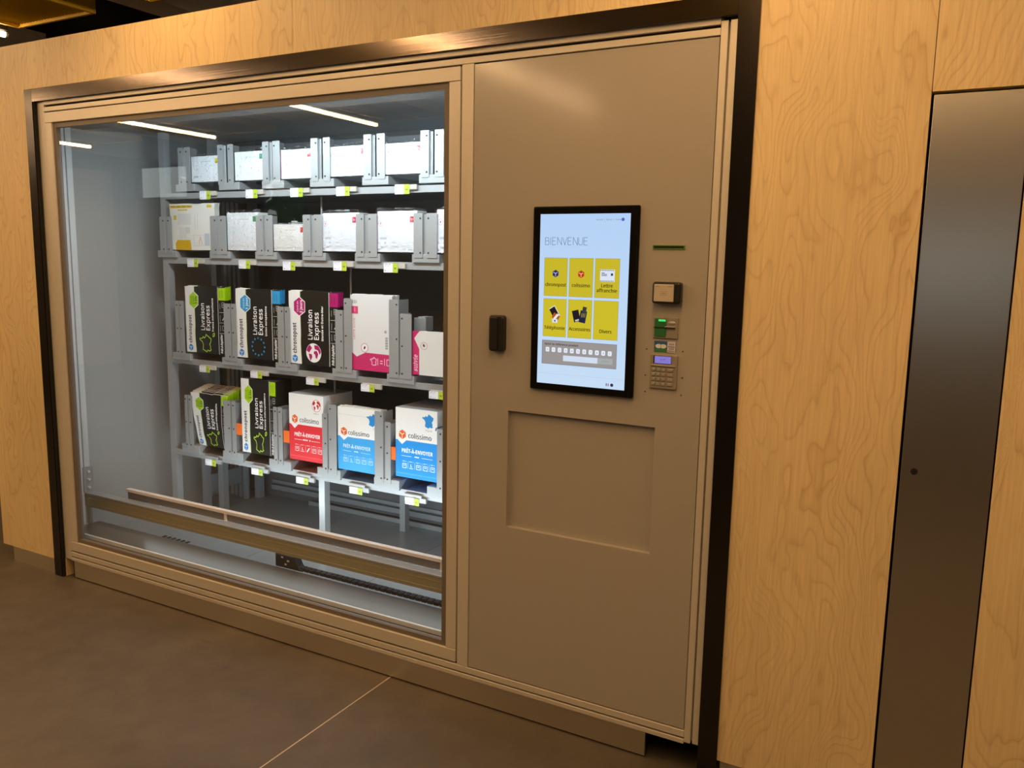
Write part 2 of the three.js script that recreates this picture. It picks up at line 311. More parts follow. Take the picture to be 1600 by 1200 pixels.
// touchscreen
const screenTex = canvasTex(768, 1366, (g, w, h) => {
  const gr = g.createLinearGradient(0, 0, 0, h); gr.addColorStop(0, '#b9d6fb'); gr.addColorStop(1, '#cbe2fb'); g.fillStyle = gr; g.fillRect(0, 0, w, h);
  g.fillStyle = '#7f93ad'; g.font = '17px sans-serif'; g.textAlign = 'left';
  g.fillText('Accueil  |  Retrait  |  Panier', 486, 52); g.fillStyle = '#5a64c8'; g.beginPath(); g.arc(706, 46, 13, 0, 7); g.fill();
  g.strokeStyle = '#536880'; g.lineWidth = 3.2; g.font = '300 70px sans-serif';
  // thin line capitals
  const T = 184, B = 242, caps = { B: [[0, 0, 0, 1], [0, 0, 0.7, 0.03, 0.75, 0.25, 0.7, 0.47, 0, 0.48], [0.7, 0.47, 0.85, 0.6, 0.85, 0.85, 0.7, 1, 0, 1]], I: [[0, 0, 0, 1]], E: [[0.8, 0, 0, 0, 0, 1, 0.8, 1], [0, 0.48, 0.7, 0.48]], N: [[0, 1, 0, 0, 0.95, 1, 0.95, 0]], V: [[0, 0, 0.5, 1, 1, 0]], U: [[0, 0, 0, 0.8, 0.2, 1, 0.7, 1, 0.9, 0.8, 0.9, 0]] };
  let x = 48; for (const ch of 'BIENVENUE') {
    for (const p of caps[ch]) { g.beginPath(); for (let i = 0; i < p.length; i += 2) g[i ? 'lineTo' : 'moveTo'](x + p[i] * 38, T + p[i + 1] * (B - T)); g.stroke(); }
    x += ch === 'I' ? 16 : 46;
  }
  const cell = (c, r) => [45 + c * 222, 345 + r * 328, 205, 305];
  for (let r = 0; r < 2; r++) for (let c = 0; c < 3; c++) { const [a, b, cw, chh] = cell(c, r); g.fillStyle = r ? '#d2c02b' : '#cdbb2c'; g.fillRect(a, b, cw, chh); g.strokeStyle = '#8f8f62'; g.lineWidth = 2; g.strokeRect(a, b, cw, chh); }
  const cube = (cx, cy, s, col, hi) => { g.fillStyle = col; g.beginPath(); for (let i = 0; i < 6; i++) g.lineTo(cx + s * Math.sin(i * Math.PI / 3), cy - s * Math.cos(i * Math.PI / 3)); g.fill(); g.strokeStyle = hi; g.lineWidth = s * 0.16; g.beginPath(); g.moveTo(cx - s * 0.7, cy - s * 0.35); g.lineTo(cx, cy); g.lineTo(cx + s * 0.55, cy - s * 0.35); g.moveTo(cx, cy); g.lineTo(cx, cy + s * 0.75); g.stroke(); };
  cube(146, 470, 30, '#2b2f6a', '#cfd4ea'); cube(370, 470, 30, '#c23a12', '#ffd9c2');
  g.fillStyle = '#24240a'; g.textAlign = 'center'; g.font = '38px sans-serif';
  const menu = (t, x, y) => { for (const d of [-0.7, 0, 0.7]) g.fillText(t, x + d, y, 186); };
  menu('chronopost', 148, 572); menu('colissimo', 370, 572); menu('Lettre', 592, 568); menu('affranchie', 592, 606);
  menu('Téléphonie', 148, 920); menu('Accessoires', 370, 920); menu('Divers', 592, 926);
  g.fillStyle = '#dfeafc'; g.fillRect(532, 428, 122, 96); g.fillStyle = '#333'; for (let i = 0; i < 9; i++) { g.save(); g.translate(538 + i * 13, 430); g.rotate(0.6); g.fillRect(0, 0, 5, 9); g.restore(); g.save(); g.translate(538 + i * 13, 513); g.rotate(0.6); g.fillRect(0, 0, 5, 9); g.restore(); }
  g.fillRect(622, 458, 18, 18); g.fillRect(544, 454, 26, 4); g.fillRect(544, 464, 46, 4); g.fillRect(544, 474, 46, 4);
  const slab = (cx, cy, w2, h2, a, col) => { g.save(); g.translate(cx, cy); g.rotate(a); g.fillStyle = col; g.fillRect(-w2 / 2, -h2 / 2, w2, h2); g.restore(); };
  slab(146, 780, 58, 96, -0.55, '#e9eef4'); slab(140, 778, 54, 74, -0.55, '#231c18'); slab(158, 816, 60, 46, 0.5, '#b3561f'); slab(160, 816, 20, 52, 0.7, '#f2f2f2'); slab(150, 850, 48, 30, 0, '#dfe6f2'); slab(150, 850, 12, 12, 0, '#2a3a70');
  slab(338, 802, 58, 92, -0.25, '#1f1d22'); slab(346, 836, 34, 14, -0.3, '#c8c4b8'); slab(396, 806, 56, 96, 0.16, '#222743'); slab(408, 750, 34, 46, 0.16, '#3c3c40'); for (let i = 0; i < 3; i++) slab(386 + i * 13, 794, 4, 34, 0.16, '#c9b84a');
  g.fillStyle = '#9d9896'; g.fillRect(42, 1012, 650, 190); g.strokeStyle = '#83848c'; g.strokeRect(42, 1012, 650, 190);
  g.fillStyle = '#35313a'; g.textAlign = 'left'; g.font = 'bold 24px sans-serif'; g.fillText('Saisir la référence produit', 62, 1048);
  g.textAlign = 'center'; [...'0123456789C'].forEach((d, i) => { g.fillStyle = '#eaf3ff'; g.beginPath(); g.roundRect(74 + i * 54.5, 1066, 33, 38, 8); g.fill(); g.fillStyle = '#7c8798'; g.font = '24px sans-serif'; g.fillText(d, 90.5 + i * 54.5, 1094); });
  g.fillStyle = '#d6e2f4'; g.fillRect(232, 1126, 302, 46); g.fillStyle = '#a9aeae'; g.fillRect(536, 1126, 126, 46); g.fillStyle = '#7f93ad'; g.fillText('. . .', 383, 1152); g.fillStyle = '#8c9494'; g.font = '18px sans-serif'; g.fillText('VALIDER', 599, 1156);
  g.strokeStyle = '#b3c8e2'; g.lineWidth = 1.5; g.beginPath(); g.moveTo(0, 1282); g.lineTo(w, 1282); g.stroke();
  g.fillStyle = '#3b3450'; g.fillRect(612, 1322, 7, 22); g.fillStyle = '#a03340'; g.fillRect(628, 1322, 7, 22); g.fillStyle = '#39304a'; g.beginPath(); g.arc(662, 1333, 13, 0, 7); g.fill();
});
const touch = new THREE.Group(); touch.name = 'touchscreen'; touch.userData.label = 'tall black-bezelled touchscreen with yellow menu tiles'; vm.add(touch);
part(touch, 'bezel', rb(-1.2405, -0.884, 1.180, 1.764, -0.002, 0.012, 0.005), M.gloss);
part(touch, 'display', new THREE.PlaneGeometry(0.3025, 0.537).translate(-1.0625, 1.4715, 0.0126), std({ color: lin(0, 0, 0), roughness: 0.15, emissive: lin(1, 1, 1), emissiveMap: screenTex, emissiveIntensity: 0.95 }));
areaLight(lin(0.72, 0.85, 1), 0.35, 0.30, 0.53, [-1.0625, 1.4715, 0.016], [-1.0625, 1.4715, 3]);
// ticket slot
const slot = part(vm, 'ticket_slot', merge([bx(-0.843, -0.744, 1.6445, 1.6465, -0.002, 0.002), bx(-0.843, -0.744, 1.6355, 1.6375, -0.002, 0.002), bx(-0.843, -0.840, 1.6375, 1.6445, -0.002, 0.002), bx(-0.747, -0.744, 1.6375, 1.6445, -0.002, 0.002)]), std({ color: lin(0.05, 0.11, 0.01), roughness: 0.5, emissive: lin(0.02, 0.06, 0.0), emissiveIntensity: 1 }), 'narrow ticket slot with a green rim');
part(slot, 'slot_mouth', bx(-0.84, -0.747, 1.6375, 1.6445, -0.002, 0.001).translate(2.2, 0, 0), M.black, null, true);
// contactless reader
const ctl = part(vm, 'contactless_reader', rb(-0.8315, -0.744, 1.4745, 1.539, -0.003, 0.026, 0.008), M.plastic, 'black contactless reader with a light grey face');
const ctlTex = canvasTex(128, 104, (g, w, h) => { g.fillStyle = '#b9b3a8'; g.fillRect(0, 0, w, h); g.fillStyle = '#8d877c'; g.fillRect(8, 10, 26, 4); g.fillRect(90, 10, 30, 4); g.strokeStyle = '#9d968a'; g.lineWidth = 3; g.strokeRect(44, 42, 40, 24); g.fillStyle = '#9d968a'; g.fillRect(52, 50, 24, 8); });
{ const f = new RoundedBoxGeometry(0.0605, 0.0515, 0.006, 3, 0.0025); part(ctl, 'reader_face', f.translate(-0.7935 + 2.2, 1.5065, 0.027), std({ map: ctlTex, roughness: 0.45 }), null, true); }
// card reader
const crd = part(vm, 'card_reader', rb(-0.830, -0.753, 1.371, 1.434, -0.002, 0.004, 0.002), std({ color: lin(0.40, 0.38, 0.34), roughness: 0.35, metalness: 0.5 }), 'steel card reader with a green lit mouth');
part(crd, 'card_mouth', rb(-0.825, -0.789, 1.376, 1.429, 0.003, 0.007, 0.002).translate(2.2, 0, 0), M.greenGlass, null, true);
part(crd, 'green_light', rb(-0.8125, -0.7905, 1.4215, 1.4275, 0.006, 0.009, 0.001).translate(2.2, 0, 0), M.greenGlow, 'bright green light bar', true);
part(crd, 'card_slit', bx(-0.826, -0.761, 1.4015, 1.4045, 0.006, 0.0085).translate(2.2, 0, 0), M.black, null, true);
part(crd, 'slit_lip', rb(-0.793, -0.762, 1.4045, 1.4075, 0.003, 0.0085, 0.001).translate(2.2, 0, 0), M.galv, null, true);
part(crd, 'raised_boss', new THREE.SphereGeometry(0.012, 16, 8).scale(1, 0.45, 0.25).translate(-0.772 + 2.2, 1.418, 0.004), M.galv, null, true);
// card logos sticker
const stickTex = canvasTex(256, 140, (g, w, h) => {
  g.fillStyle = '#c9ccd8'; g.fillRect(0, 0, w, h); g.fillStyle = '#2d5f9b'; g.fillRect(0, 0, 160, h); g.fillStyle = '#3c7a4a'; g.fillRect(0, 96, 160, 44); g.fillStyle = '#2d5f9b'; g.fillRect(0, 0, 160, 98);
  g.fillStyle = '#d5dde6'; g.beginPath(); g.ellipse(54, 66, 40, 28, 0, 0, 7); g.fill(); g.beginPath(); g.ellipse(110, 66, 40, 28, 0, 0, 7); g.fill(); g.fillStyle = '#5c7f8f'; g.fillRect(79, 40, 5, 52);
  g.fillStyle = '#2b3c86'; g.font = 'italic bold 30px sans-serif'; g.textAlign = 'center'; g.fillText('VISA', 208, 46); g.fillText('VISA', 208, 104); g.fillStyle = '#2b4c9a'; g.fillRect(168, 62, 80, 10); g.fillRect(168, 118, 80, 8);
});
part(vm, 'card_sticker', new THREE.BoxGeometry(0.0655, 0.0325, 0.0012).translate(-0.7925, 1.3455, -0.0006), std({ map: stickTex, roughness: 0.4 }), 'blue and white payment card sticker');
// keypad terminal
const pad = part(vm, 'payment_keypad', rb(-0.834, -0.7495, 1.218, 1.3215, -0.003, 0.005, 0.002), std({ color: lin(0.36, 0.33, 0.29), roughness: 0.4, metalness: 0.4 }), 'grey payment keypad with a violet lit display');
const padTex = canvasTex(128, 48, (g, w, h) => { g.fillStyle = '#8d80d8'; g.fillRect(0, 0, w, h); g.fillStyle = '#6a5fb8'; g.fillRect(44, 20, 16, 6); g.fillRect(66, 18, 16, 6); });
const toPad = (g) => g.translate(2.2, 0, 0);
part(pad, 'pad_display', toPad(bx(-0.824, -0.7685, 1.2945, 1.3175, 0.004, 0.0062)), M.plastic, null, true);
part(pad, 'pad_screen', new THREE.PlaneGeometry(0.051, 0.0215).translate(-0.7945 + 2.2, 1.306, 0.0064), std({ color: lin(0, 0, 0), emissive: lin(1, 1, 1), emissiveMap: padTex, emissiveIntensity: 0.85 }), 'violet lit display', true);
part(pad, 'divider_lip', toPad(rb(-0.831, -0.755, 1.2865, 1.2905, 0.004, 0.009, 0.001)), M.galv, null, true);
for (let r = 0; r < 4; r++) for (let c = 0; c < 4; c++) {
  const wide = c === 3, x = -0.8215 + c * 0.0155 + (wide ? 0.005 : 0), y = 1.276 - r * 0.0145;
  part(pad, 'key', toPad(rb(x - (wide ? 0.008 : 0.0055), x + (wide ? 0.008 : 0.0055), y - 0.0042, y + 0.0042, 0.004, 0.0085, 0.0012)), c === 3 ? M.keycap : M.galvDark, null, true);
}
for (const [sx, sy] of [[-0.849, 1.335], [-0.736, 1.335], [-0.85, 1.255], [-0.734, 1.256], [-0.849, 1.204], [-0.735, 1.203]]) part(vm, 'panel_screw', cyl(0.0019, 0.003, 'z', sx, sy, -0.0015, 10), M.black);

// inside of the machine
part(vm, 'inner_wall', bx(-4.0, -3.99, 0.12, 2.264, -1.30, -0.045), M.lining, 'grey inner side wall');
part(vm, 'inner_wall', bx(-1.49, -1.48, 0.12, 2.264, -1.30, -0.06), M.lining);
part(vm, 'inner_back', bx(-4.0, -1.48, 0.12, 2.264, -1.31, -1.30), M.liningBack, 'dark inner back wall');
for (const [a, b] of [[-4.0, -3.16], [-3.157, -2.402], [-2.399, -1.48]]) part(vm, 'inner_ceiling', bx(a, b, 2.264, 2.275, -1.30, -0.33), M.liningTop);
part(vm, 'inner_soffit', bx(-4.0, -1.48, 2.205, 2.30, -0.345, -0.05), M.bead, 'dark soffit behind the top of the window');
for (const [a, b] of [[-4.0, -3.757], [-3.754, -3.026], [-3.023, -2.314], [-2.311, -1.48]]) part(vm, 'inner_floor', bx(a, b, 0.112, 0.12, -1.30, -0.05), M.inFloor, 'grey sheet floor inside');
part(vm, 'sill_lip', rb(-3.86, -1.50, 0.188, 0.208, -0.082, -0.072, 0.002), M.column, 'pale lip of the window ledge');
part(vm, 'sill_ledge', rb(-3.90, -1.50, 0.121, 0.205, -0.25, -0.079, 0.002), M.ledge, 'light metal ledge along the bottom of the window');
part(vm, 'back_skirting', merge([bx(-3.37, -2.27, 0.121, 0.146, -1.262, -1.247), bx(-2.23, -1.5, 0.121, 0.146, -1.262, -1.247)]), M.galv);
part(vm, 'skirting_joint', bx(-2.27, -2.23, 0.121, 0.146, -1.262, -1.2465), std({ color: lin(0.25, 0.32, 0.10), roughness: 0.5 }));
part(vm, 'back_rail', merge([rb(-3.70, -1.5, 0.165, 0.195, -1.30, -1.275), rb(-3.70, -1.5, 0.205, 0.225, -1.30, -1.285), rb(-3.95, -1.5, 2.20, 2.235, -1.30, -1.28)]), M.galvDark);
part(vm, 'floor_grate', merge([0, 1, 2, 3, 4, 5].map((i) => bx(-3.62 + i * 0.035, -3.604 + i * 0.035, 0.1195, 0.124, -0.43, -0.30))), M.dark);
{
  part(vm, 'light_strip', rb(-3.40, -1.60, 2.192, 2.204, -0.105, -0.065, 0.003), M.led, 'cold white light strip');
  areaLight(COOL, STRIP_TOP, 0.95, 0.045, [-2.08, 2.186, -0.09], [-2.08, 1.45, -0.6]);
  areaLight(COOL, STRIP_TOP * 0.7, 0.85, 0.045, [-2.98, 2.186, -0.09], [-2.98, 1.45, -0.6]);
  part(vm, 'light_strip', rb(-3.55, -1.60, 0.285, 0.315, -0.262, -0.253, 0.003), M.led, 'cold white light strip');
  areaLight(COOL, STRIP_LOW, 0.95, 0.04, [-2.08, 0.305, -0.274], [-2.08, 0.66, -0.62]);
  areaLight(COOL, STRIP_LOW * 0.6, 0.95, 0.04, [-3.05, 0.305, -0.274], [-3.05, 0.66, -0.62]);
}

// ------------------------------------------------------------------ shelving rack
const rack = thing('shelving_rack', [-2.7, 0.12, -0.9], 'grey steel shelving rack with four shelves inside the machine', 'rack');
const SH = [[1.876, 1.905], [1.546, 1.578], [1.020, 1.050], [0.519, 0.549]];
part(rack, 'post', bx(-3.762, -3.722, 0.12, 2.215, -0.64, -0.602), M.galv);
part(rack, 'post', bx(-3.762, -3.722, 0.12, 2.262, -0.96, -0.92), M.galv);
part(rack, 'post', bx(-3.762, -3.722, 0.12, 2.215, -1.24, -1.20), M.galvDark);
part(rack, 'post', bx(-2.706, -2.670, 0.12, 0.53, -0.64, -0.602), M.galv);
part(rack, 'post', bx(-2.625, -2.59, 0.12, 0.53, -1.19, -1.15), M.galv);
part(rack, 'post', bx(-1.70, -1.66, 0.12, 0.53, -0.64, -0.602), M.galv);
SH.forEach(([y0, y1], r) => {
  part(rack, 'shelf_rail', merge([bx(-3.722, -1.52, y0, y1, -0.606, -0.600), bx(-3.722, -1.52, y0, y0 + 0.004, -0.64, -0.606)]), M.galv);
  part(rack, 'shelf_tray', bx(-3.76, -1.50, y1 - 0.012, y1 - 0.008, -1.22, -0.607), M.galvDark);
});
part(rack, 'hanging_rod', cyl(0.005, 0.33, 'y', -2.74, 1.71, -0.69), M.galv);
part(rack, 'hanging_rod', cyl(0.005, 0.50, 'y', -2.575, 1.30, -0.70), M.galv);
part(rack, 'hanging_rod', cyl(0.005, 0.47, 'y', -2.69, 0.78, -0.71), M.galv);
part(rack, 'leg', bx(-3.845, -3.815, 0.12, 0.52, -0.915, -0.875), M.galv);
part(rack, 'leg', bx(-3.845, -3.815, 0.12, 0.52, -1.21, -1.17), M.galv);
part(rack, 'side_plate', bx(-3.838, -3.828, 0.215, 0.314, -1.17, -0.915), M.galvDark);
for (const i of [0, 1, 2, 3]) part(rack, 'back_post', bx(-3.95 + i * 0.05, -3.925 + i * 0.05, 0.12, 2.2, -1.20 + i * 0.012, -1.18 + i * 0.012), M.galvDark);

// ------------------------------------------------------------------ lift at the bottom of the window
const lift = thing('lift_mechanism', [-2.7, 0.12, -0.2], 'horizontal lift beam with a pale top rail across the bottom of the window', 'lift');
part(lift, 'lift_beam', merge([rb(-3.94, -1.52, 0.292, 0.356, -0.225, -0.200, 0.003), rb(-3.94, -1.52, 0.306, 0.309, -0.21, -0.1985, 0.001), rb(-3.94, -1.52, 0.338, 0.341, -0.21, -0.1985, 0.001)]), M.liftBeam, 'olive grey beam');
part(lift, 'beam_top', rb(-3.94, -1.52, 0.357, 0.366, -0.245, -0.196, 0.002), M.galv);
part(lift, 'rail_backing', rb(-3.66, -1.52, 0.362, 0.402, -0.262, -0.250, 0.002), M.ledge);
part(lift, 'top_rail', rb(-3.66, -1.52, 0.401, 0.416, -0.264, -0.240, 0.002), M.liftRail, 'pale flat top rail');
for (const x of [-2.96, -1.75]) part(lift, 'rail_bracket', rb(x - 0.008, x + 0.008, 0.366, 0.406, -0.256, -0.244, 0.002), M.liftRail);
part(lift, 'guide_column', merge([bx(-3.985, -3.930, 0.13, 2.25, -0.196, -0.166), bx(-3.985, -3.945, 0.13, 2.25, -0.203, -0.196), bx(-3.985, -3.930, 0.13, 2.25, -0.233, -0.203)]), M.column, 'slotted vertical guide column');
const br = part(lift, 'corner_bracket', rb(-3.929, -3.922, 0.366, 0.50, -0.246, -0.190, 0.002), M.galv);
for (let i = 0; i < 3; i++) part(br, 'bracket_bolt', cyl(0.007, 0.012, 'x', -3.918 + 2.7, 0.475 - i * 0.042 - 0.12, -0.216 + 0.2, 8), M.column, null, true);
part(lift, 'end_plate', rb(-3.955, -3.90, 0.20, 0.292, -0.215, -0.205, 0.002), M.galvDark);
// cable carrier
{
  const c = thing('cable_carrier', [-2.0, 0.207, -0.262], 'black cable carrier chain lying behind the metal ledge', 'cable chain');
  const s = new THREE.Shape([[-2.655, 0.207], [-2.50, 0.207], [-2.525, 0.225], [-2.545, 0.262], [-2.655, 0.262]].map((p) => new THREE.Vector2(...p)));
  const e = part(c, 'end_block', new THREE.ExtrudeGeometry(s, { depth: 0.035, bevelEnabled: true, bevelSize: 0.002, bevelThickness: 0.002, bevelSegments: 1 }).translate(0, 0, -0.29), M.plastic);
  for (const [x, y] of [[-2.62, 0.25], [-2.585, 0.238], [-2.60, 0.22]]) part(e, 'white_mark', bx(x, x + 0.012, y, y + 0.007, -0.2535, -0.2515).translate(2.0, -0.207, 0.262), M.white, null, true);
  const L = []; for (let x = -2.52; x < -1.55; x += 0.03) L.push(rb(x, x + 0.026, 0.2065, 0.222, -0.288, -0.258, 0.002));
  const ch = part(c, 'chain_links', merge(L), M.plastic); ch.userData.kind = 'stuff';
}

// ------------------------------------------------------------------ dividers, products, price tags
const FZ = -0.585;   // front of the dividers
function plate(x0, x1, y0, y1, z0, z1, holes) {
  const V = (x, y) => new THREE.Vector2(x, y), s = new THREE.Shape(), r = 0.003;
  s.moveTo(x0 + r, y0); s.lineTo(x1 - r, y0); s.lineTo(x1, y0 + r); s.lineTo(x1, y1 - r); s.lineTo(x1 - r, y1); s.lineTo(x0 + r, y1); s.lineTo(x0, y1 - r); s.lineTo(x0, y0 + r);
  return new THREE.ExtrudeGeometry(s, { depth: z1 - z0, bevelEnabled: false }).translate(0, 0, z0);
}
const screwGeo = new THREE.CylinderGeometry(0.0042, 0.0042, 0.0016, 10).rotateX(Math.PI / 2);
function divider(bx0, bx1, by0, by1, L, R, fy, label, clip) {
  const cx = (bx0 + bx1) / 2, t = thing('shelf_divider', [cx, by0, FZ], label, 'shelf divider', 'steel dividers on the shelves');
  part(t, 'base_block', rb(bx0, bx1, by0, by1, -0.93, -0.588, 0.002), M.galv);
  const sides = [[L, 1], [R, -1]];
  for (const [f, s] of sides) {
    if (!f) continue;
    const [a, b, h] = f, y1 = fy + h, inner = s > 0 ? b : a;
    const fl = part(t, 'guide_plate', merge([plate(a, b, fy, y1, FZ - 0.002, FZ), bx(s > 0 ? inner - 0.002 : inner, s > 0 ? inner : inner + 0.002, fy, y1, -0.66, FZ - 0.002)]), M.galv);
    const hx = s > 0 ? b - 0.011 : a + 0.011, n = h > 0.25 ? 3 : 2;
    for (let k = 0; k < n; k++) { const m = shadowed(new THREE.Mesh(screwGeo, M.dark)); m.name = 'screw'; m.position.set(hx - cx, fy + 0.022 + (h - 0.044) * k / (n - 1) - by0, 0.0004); fl.add(m); }
  }
  if (L && R) {
    part(t, 'back_strip', bx(L[1] + 0.0005, L[1] + 0.014, fy, fy + Math.min(L[2], R[2]) - 0.004, FZ - 0.012, FZ - 0.010), M.galv);
  }
  if (clip) {
    part(t, 'side_wall', bx(clip[0] - 0.005, clip[0] - 0.003, fy + 0.005, fy + 0.28, -0.80, -0.592), M.galv);
    part(t, 'spring_clip', rb(clip[0], clip[1], 0.683, 0.743, -0.594, -0.5885, 0.0015), M.orange, 'orange spring clip');
  }
  return t;
}
// closed sheet body: front at z = 0, back at z = -t, front carries the print
function sheet(w, h, t, o = {}) {
  const nx = o.nx ?? 14, ny = o.ny ?? 14, pos = [], uv = [], idx = [], sd = o.seed ?? 1, lean = o.lean ?? 0, tw = o.topW ?? w, curl = o.curl ?? 0;
  const pt = (u, v, back) => {
    const e = Math.min(1, 6 * Math.min(u, 1 - u, v, 1 - v) + 0.0), ww = w + (tw - w) * v;
    const n = (o.bumpy ?? 0) * (fbm(u * (o.freq ?? 4) + sd * 7.3, v * (o.freq ?? 4) + sd, 3) - 0.45);
    const z = back ? -t : (o.bulge ?? 0) * Math.sin(Math.PI * u) * Math.sin(Math.PI * v) * e + n * e;
    const edge = (o.wave ?? 0) * (vnoise(u * 9 + sd * 3, v * 9 + sd) - 0.5);
    return [(u - 0.5) * ww + (u < 0.01 || u > 0.99 ? edge : 0), v * h + (v > 0.99 ? edge : 0), z + lean * v + curl * (1 - v) * (1 - v)];
  };
  const grid = (back) => { const b0 = pos.length / 3; for (let j = 0; j <= ny; j++) for (let i = 0; i <= nx; i++) { pos.push(...pt(i / nx, j / ny, back)); uv.push(i / nx, j / ny); } 
    for (let j = 0; j < ny; j++) for (let i = 0; i < nx; i++) { const a = b0 + j * (nx + 1) + i, b = a + 1, c = a + nx + 1, d = c + 1; back ? idx.push(a, c, b, b, c, d) : idx.push(a, b, c, b, d, c); } };
  grid(false); grid(true);
  const rim = []; for (let i = 0; i < nx; i++) rim.push([i / nx, 0]); for (let j = 0; j < ny; j++) rim.push([1, j / ny]); for (let i = nx; i > 0; i--) rim.push([i / nx, 1]); for (let j = ny; j > 0; j--) rim.push([0, j / ny]);
  for (let k = 0; k < rim.length; k++) {
    const A = rim[k], B = rim[(k + 1) % rim.length], b0 = pos.length / 3;
    for (const [p, bk] of [[A, 0], [B, 0], [A, 1], [B, 1]]) { pos.push(...pt(p[0], p[1], bk)); if (o.sideUV) uv.push(...o.sideUV); else uv.push(Math.min(0.992, Math.max(0.008, p[0])), Math.min(0.992, Math.max(0.008, p[1]))); }
    idx.push(b0, b0 + 2, b0 + 1, b0 + 1, b0 + 2, b0 + 3);
  }
  const g = new THREE.BufferGeometry(); g.setAttribute('position', new THREE.Float32BufferAttribute(pos, 3)); g.setAttribute('uv', new THREE.Float32BufferAttribute(uv, 2)); g.setIndex(idx); g.computeVertexNormals(); return g;
}
const paper = (map, rough = 0.55, coat = 0) => phy({ map, roughness: rough, clearcoat: coat, clearcoatRoughness: 0.15 });
const paperFilm = (map) => phy({ map, roughness: 0.45, clearcoat: 0.8, clearcoatRoughness: 0.12, bumpMap: crinkle, bumpScale: 0.0022 });

// --- prints
const grey = '#9aa3ad';
function bars(g, x, y, w, h, n, col = grey) { g.fillStyle = col; for (let i = 0; i < n; i++) g.fillRect(x + i * w / n, y, w / n * (i % 3 ? 0.4 : 0.7), h); }
function dashes(g, x, y, w, h, col) { g.fillStyle = col; const n = Math.max(3, Math.round(w / (h * 1.3))); for (let i = 0; i < n; i++) if ((i * 7) % 5 !== 3) g.fillRect(x + i * w / n, y, w / n * 0.7, h); }
function francePath(g, cx, cy, s) {
  const P = [[0.05, -1], [0.22, -0.86], [0.42, -0.78], [0.62, -0.62], [0.86, -0.52], [0.76, -0.14], [0.56, 0.12], [0.7, 0.36], [0.66, 0.62], [0.78, 0.74], [0.5, 0.9], [0.22, 0.78], [0.06, 1.0], [-0.28, 0.86], [-0.56, 0.74], [-0.46, 0.22], [-0.62, -0.14], [-1, -0.36], [-0.98, -0.5], [-0.6, -0.5], [-0.44, -0.72], [-0.26, -0.56], [-0.06, -0.72]];
  g.beginPath(); P.forEach(([x, y], i) => g[i ? 'lineTo' : 'moveTo'](cx + x * s, cy + y * s)); g.closePath();
}
function cubeLogo(g, cx, cy, s, col) {
  g.fillStyle = col; g.beginPath(); for (let i = 0; i < 6; i++) g.lineTo(cx + s * Math.sin(i * Math.PI / 3), cy - s * Math.cos(i * Math.PI / 3)); g.fill();
  g.strokeStyle = '#fff'; g.lineWidth = s * 0.15; g.beginPath(); g.moveTo(cx - s * 0.75, cy - s * 0.4); g.lineTo(cx - s * 0.05, cy + s * 0.02); g.lineTo(cx + s * 0.5, cy - s * 0.3); g.moveTo(cx - s * 0.05, cy + s * 0.02); g.lineTo(cx - s * 0.05, cy + s * 0.8); g.stroke();
}
function globe(g, cx, cy, s, col, land) {
  g.fillStyle = col; g.beginPath(); g.arc(cx, cy, s, 0, 7); g.fill(); g.save(); g.beginPath(); g.arc(cx, cy, s * 0.96, 0, 7); g.clip(); g.fillStyle = land;
  const blob = (pts) => { g.beginPath(); pts.forEach(([x, y], i) => g[i ? 'lineTo' : 'moveTo'](cx + x * s, cy + y * s)); g.fill(); };
  blob([[-1, -0.75], [-0.5, -0.85], [-0.2, -0.5], [-0.45, -0.2], [-0.6, 0.0], [-0.95, -0.2]]); blob([[-0.65, 0.1], [-0.25, 0.15], [-0.2, 0.45], [-0.45, 0.85], [-0.6, 0.5]]); blob([[0.05, -0.15], [0.4, -0.25], [0.6, 0.1], [0.42, 0.6], [0.25, 0.5], [0.2, 0.15], [0.02, 0.08]]); blob([[0.1, -0.8], [0.6, -0.8], [1, -0.2], [0.8, 0.15], [0.55, -0.3], [0.15, -0.4]]);
  g.restore();
}
function vtext(g, s, x, y, font, col, max) { for (const d of [-0.8, 0.8]) vline(g, s, x + d, y, font, col, max); }
function vline(g, s, x, y, font, col, max) { g.save(); g.translate(x, y); g.rotate(-Math.PI / 2); g.fillStyle = col; g.font = font; g.textAlign = 'left'; g.textBaseline = 'alphabetic'; max ? g.fillText(s, 0, 0, max) : g.fillText(s, 0, 0); g.restore(); }
function hexBadge(g, cx, cy, s, col, l1, l2) {
  const hx = (k) => { g.beginPath(); for (let i = 0; i < 6; i++) g.lineTo(cx + s * k * 0.95 * Math.sin(i * Math.PI / 3 + Math.PI / 6 - Math.PI / 6), cy - s * k * 1.08 * Math.cos(i * Math.PI / 3)); g.fill(); };
  g.fillStyle = '#f2f2ee'; hx(1.12); g.fillStyle = col; hx(1);
  const dk = col === '#a8d60a' ? '#3f5a12' : '#f0f4f6';
  g.save(); g.translate(cx, cy); g.rotate(-Math.PI / 2); g.fillStyle = dk; g.textAlign = 'center';
  if (l2 === '13h') { g.font = `bold ${s * 0.42}px sans-serif`; g.globalAlpha = 0.65; g.fillText('Livré', 0, -s * 0.30, s * 1.2); g.fillText('avant', 0, s * 0.08, s * 1.2); g.globalAlpha = 1; g.font = `bold ${s * 0.62}px sans-serif`; g.fillText('13h', 0, s * 0.66); }
  else { g.font = `${s * 0.44}px sans-serif`; g.fillText(l1, 0, -s * 0.1, s * 1.3); g.font = `bold ${s * 0.56}px sans-serif`; g.fillText(l2, 0, s * 0.5, s * 1.55); }
  g.restore();
}
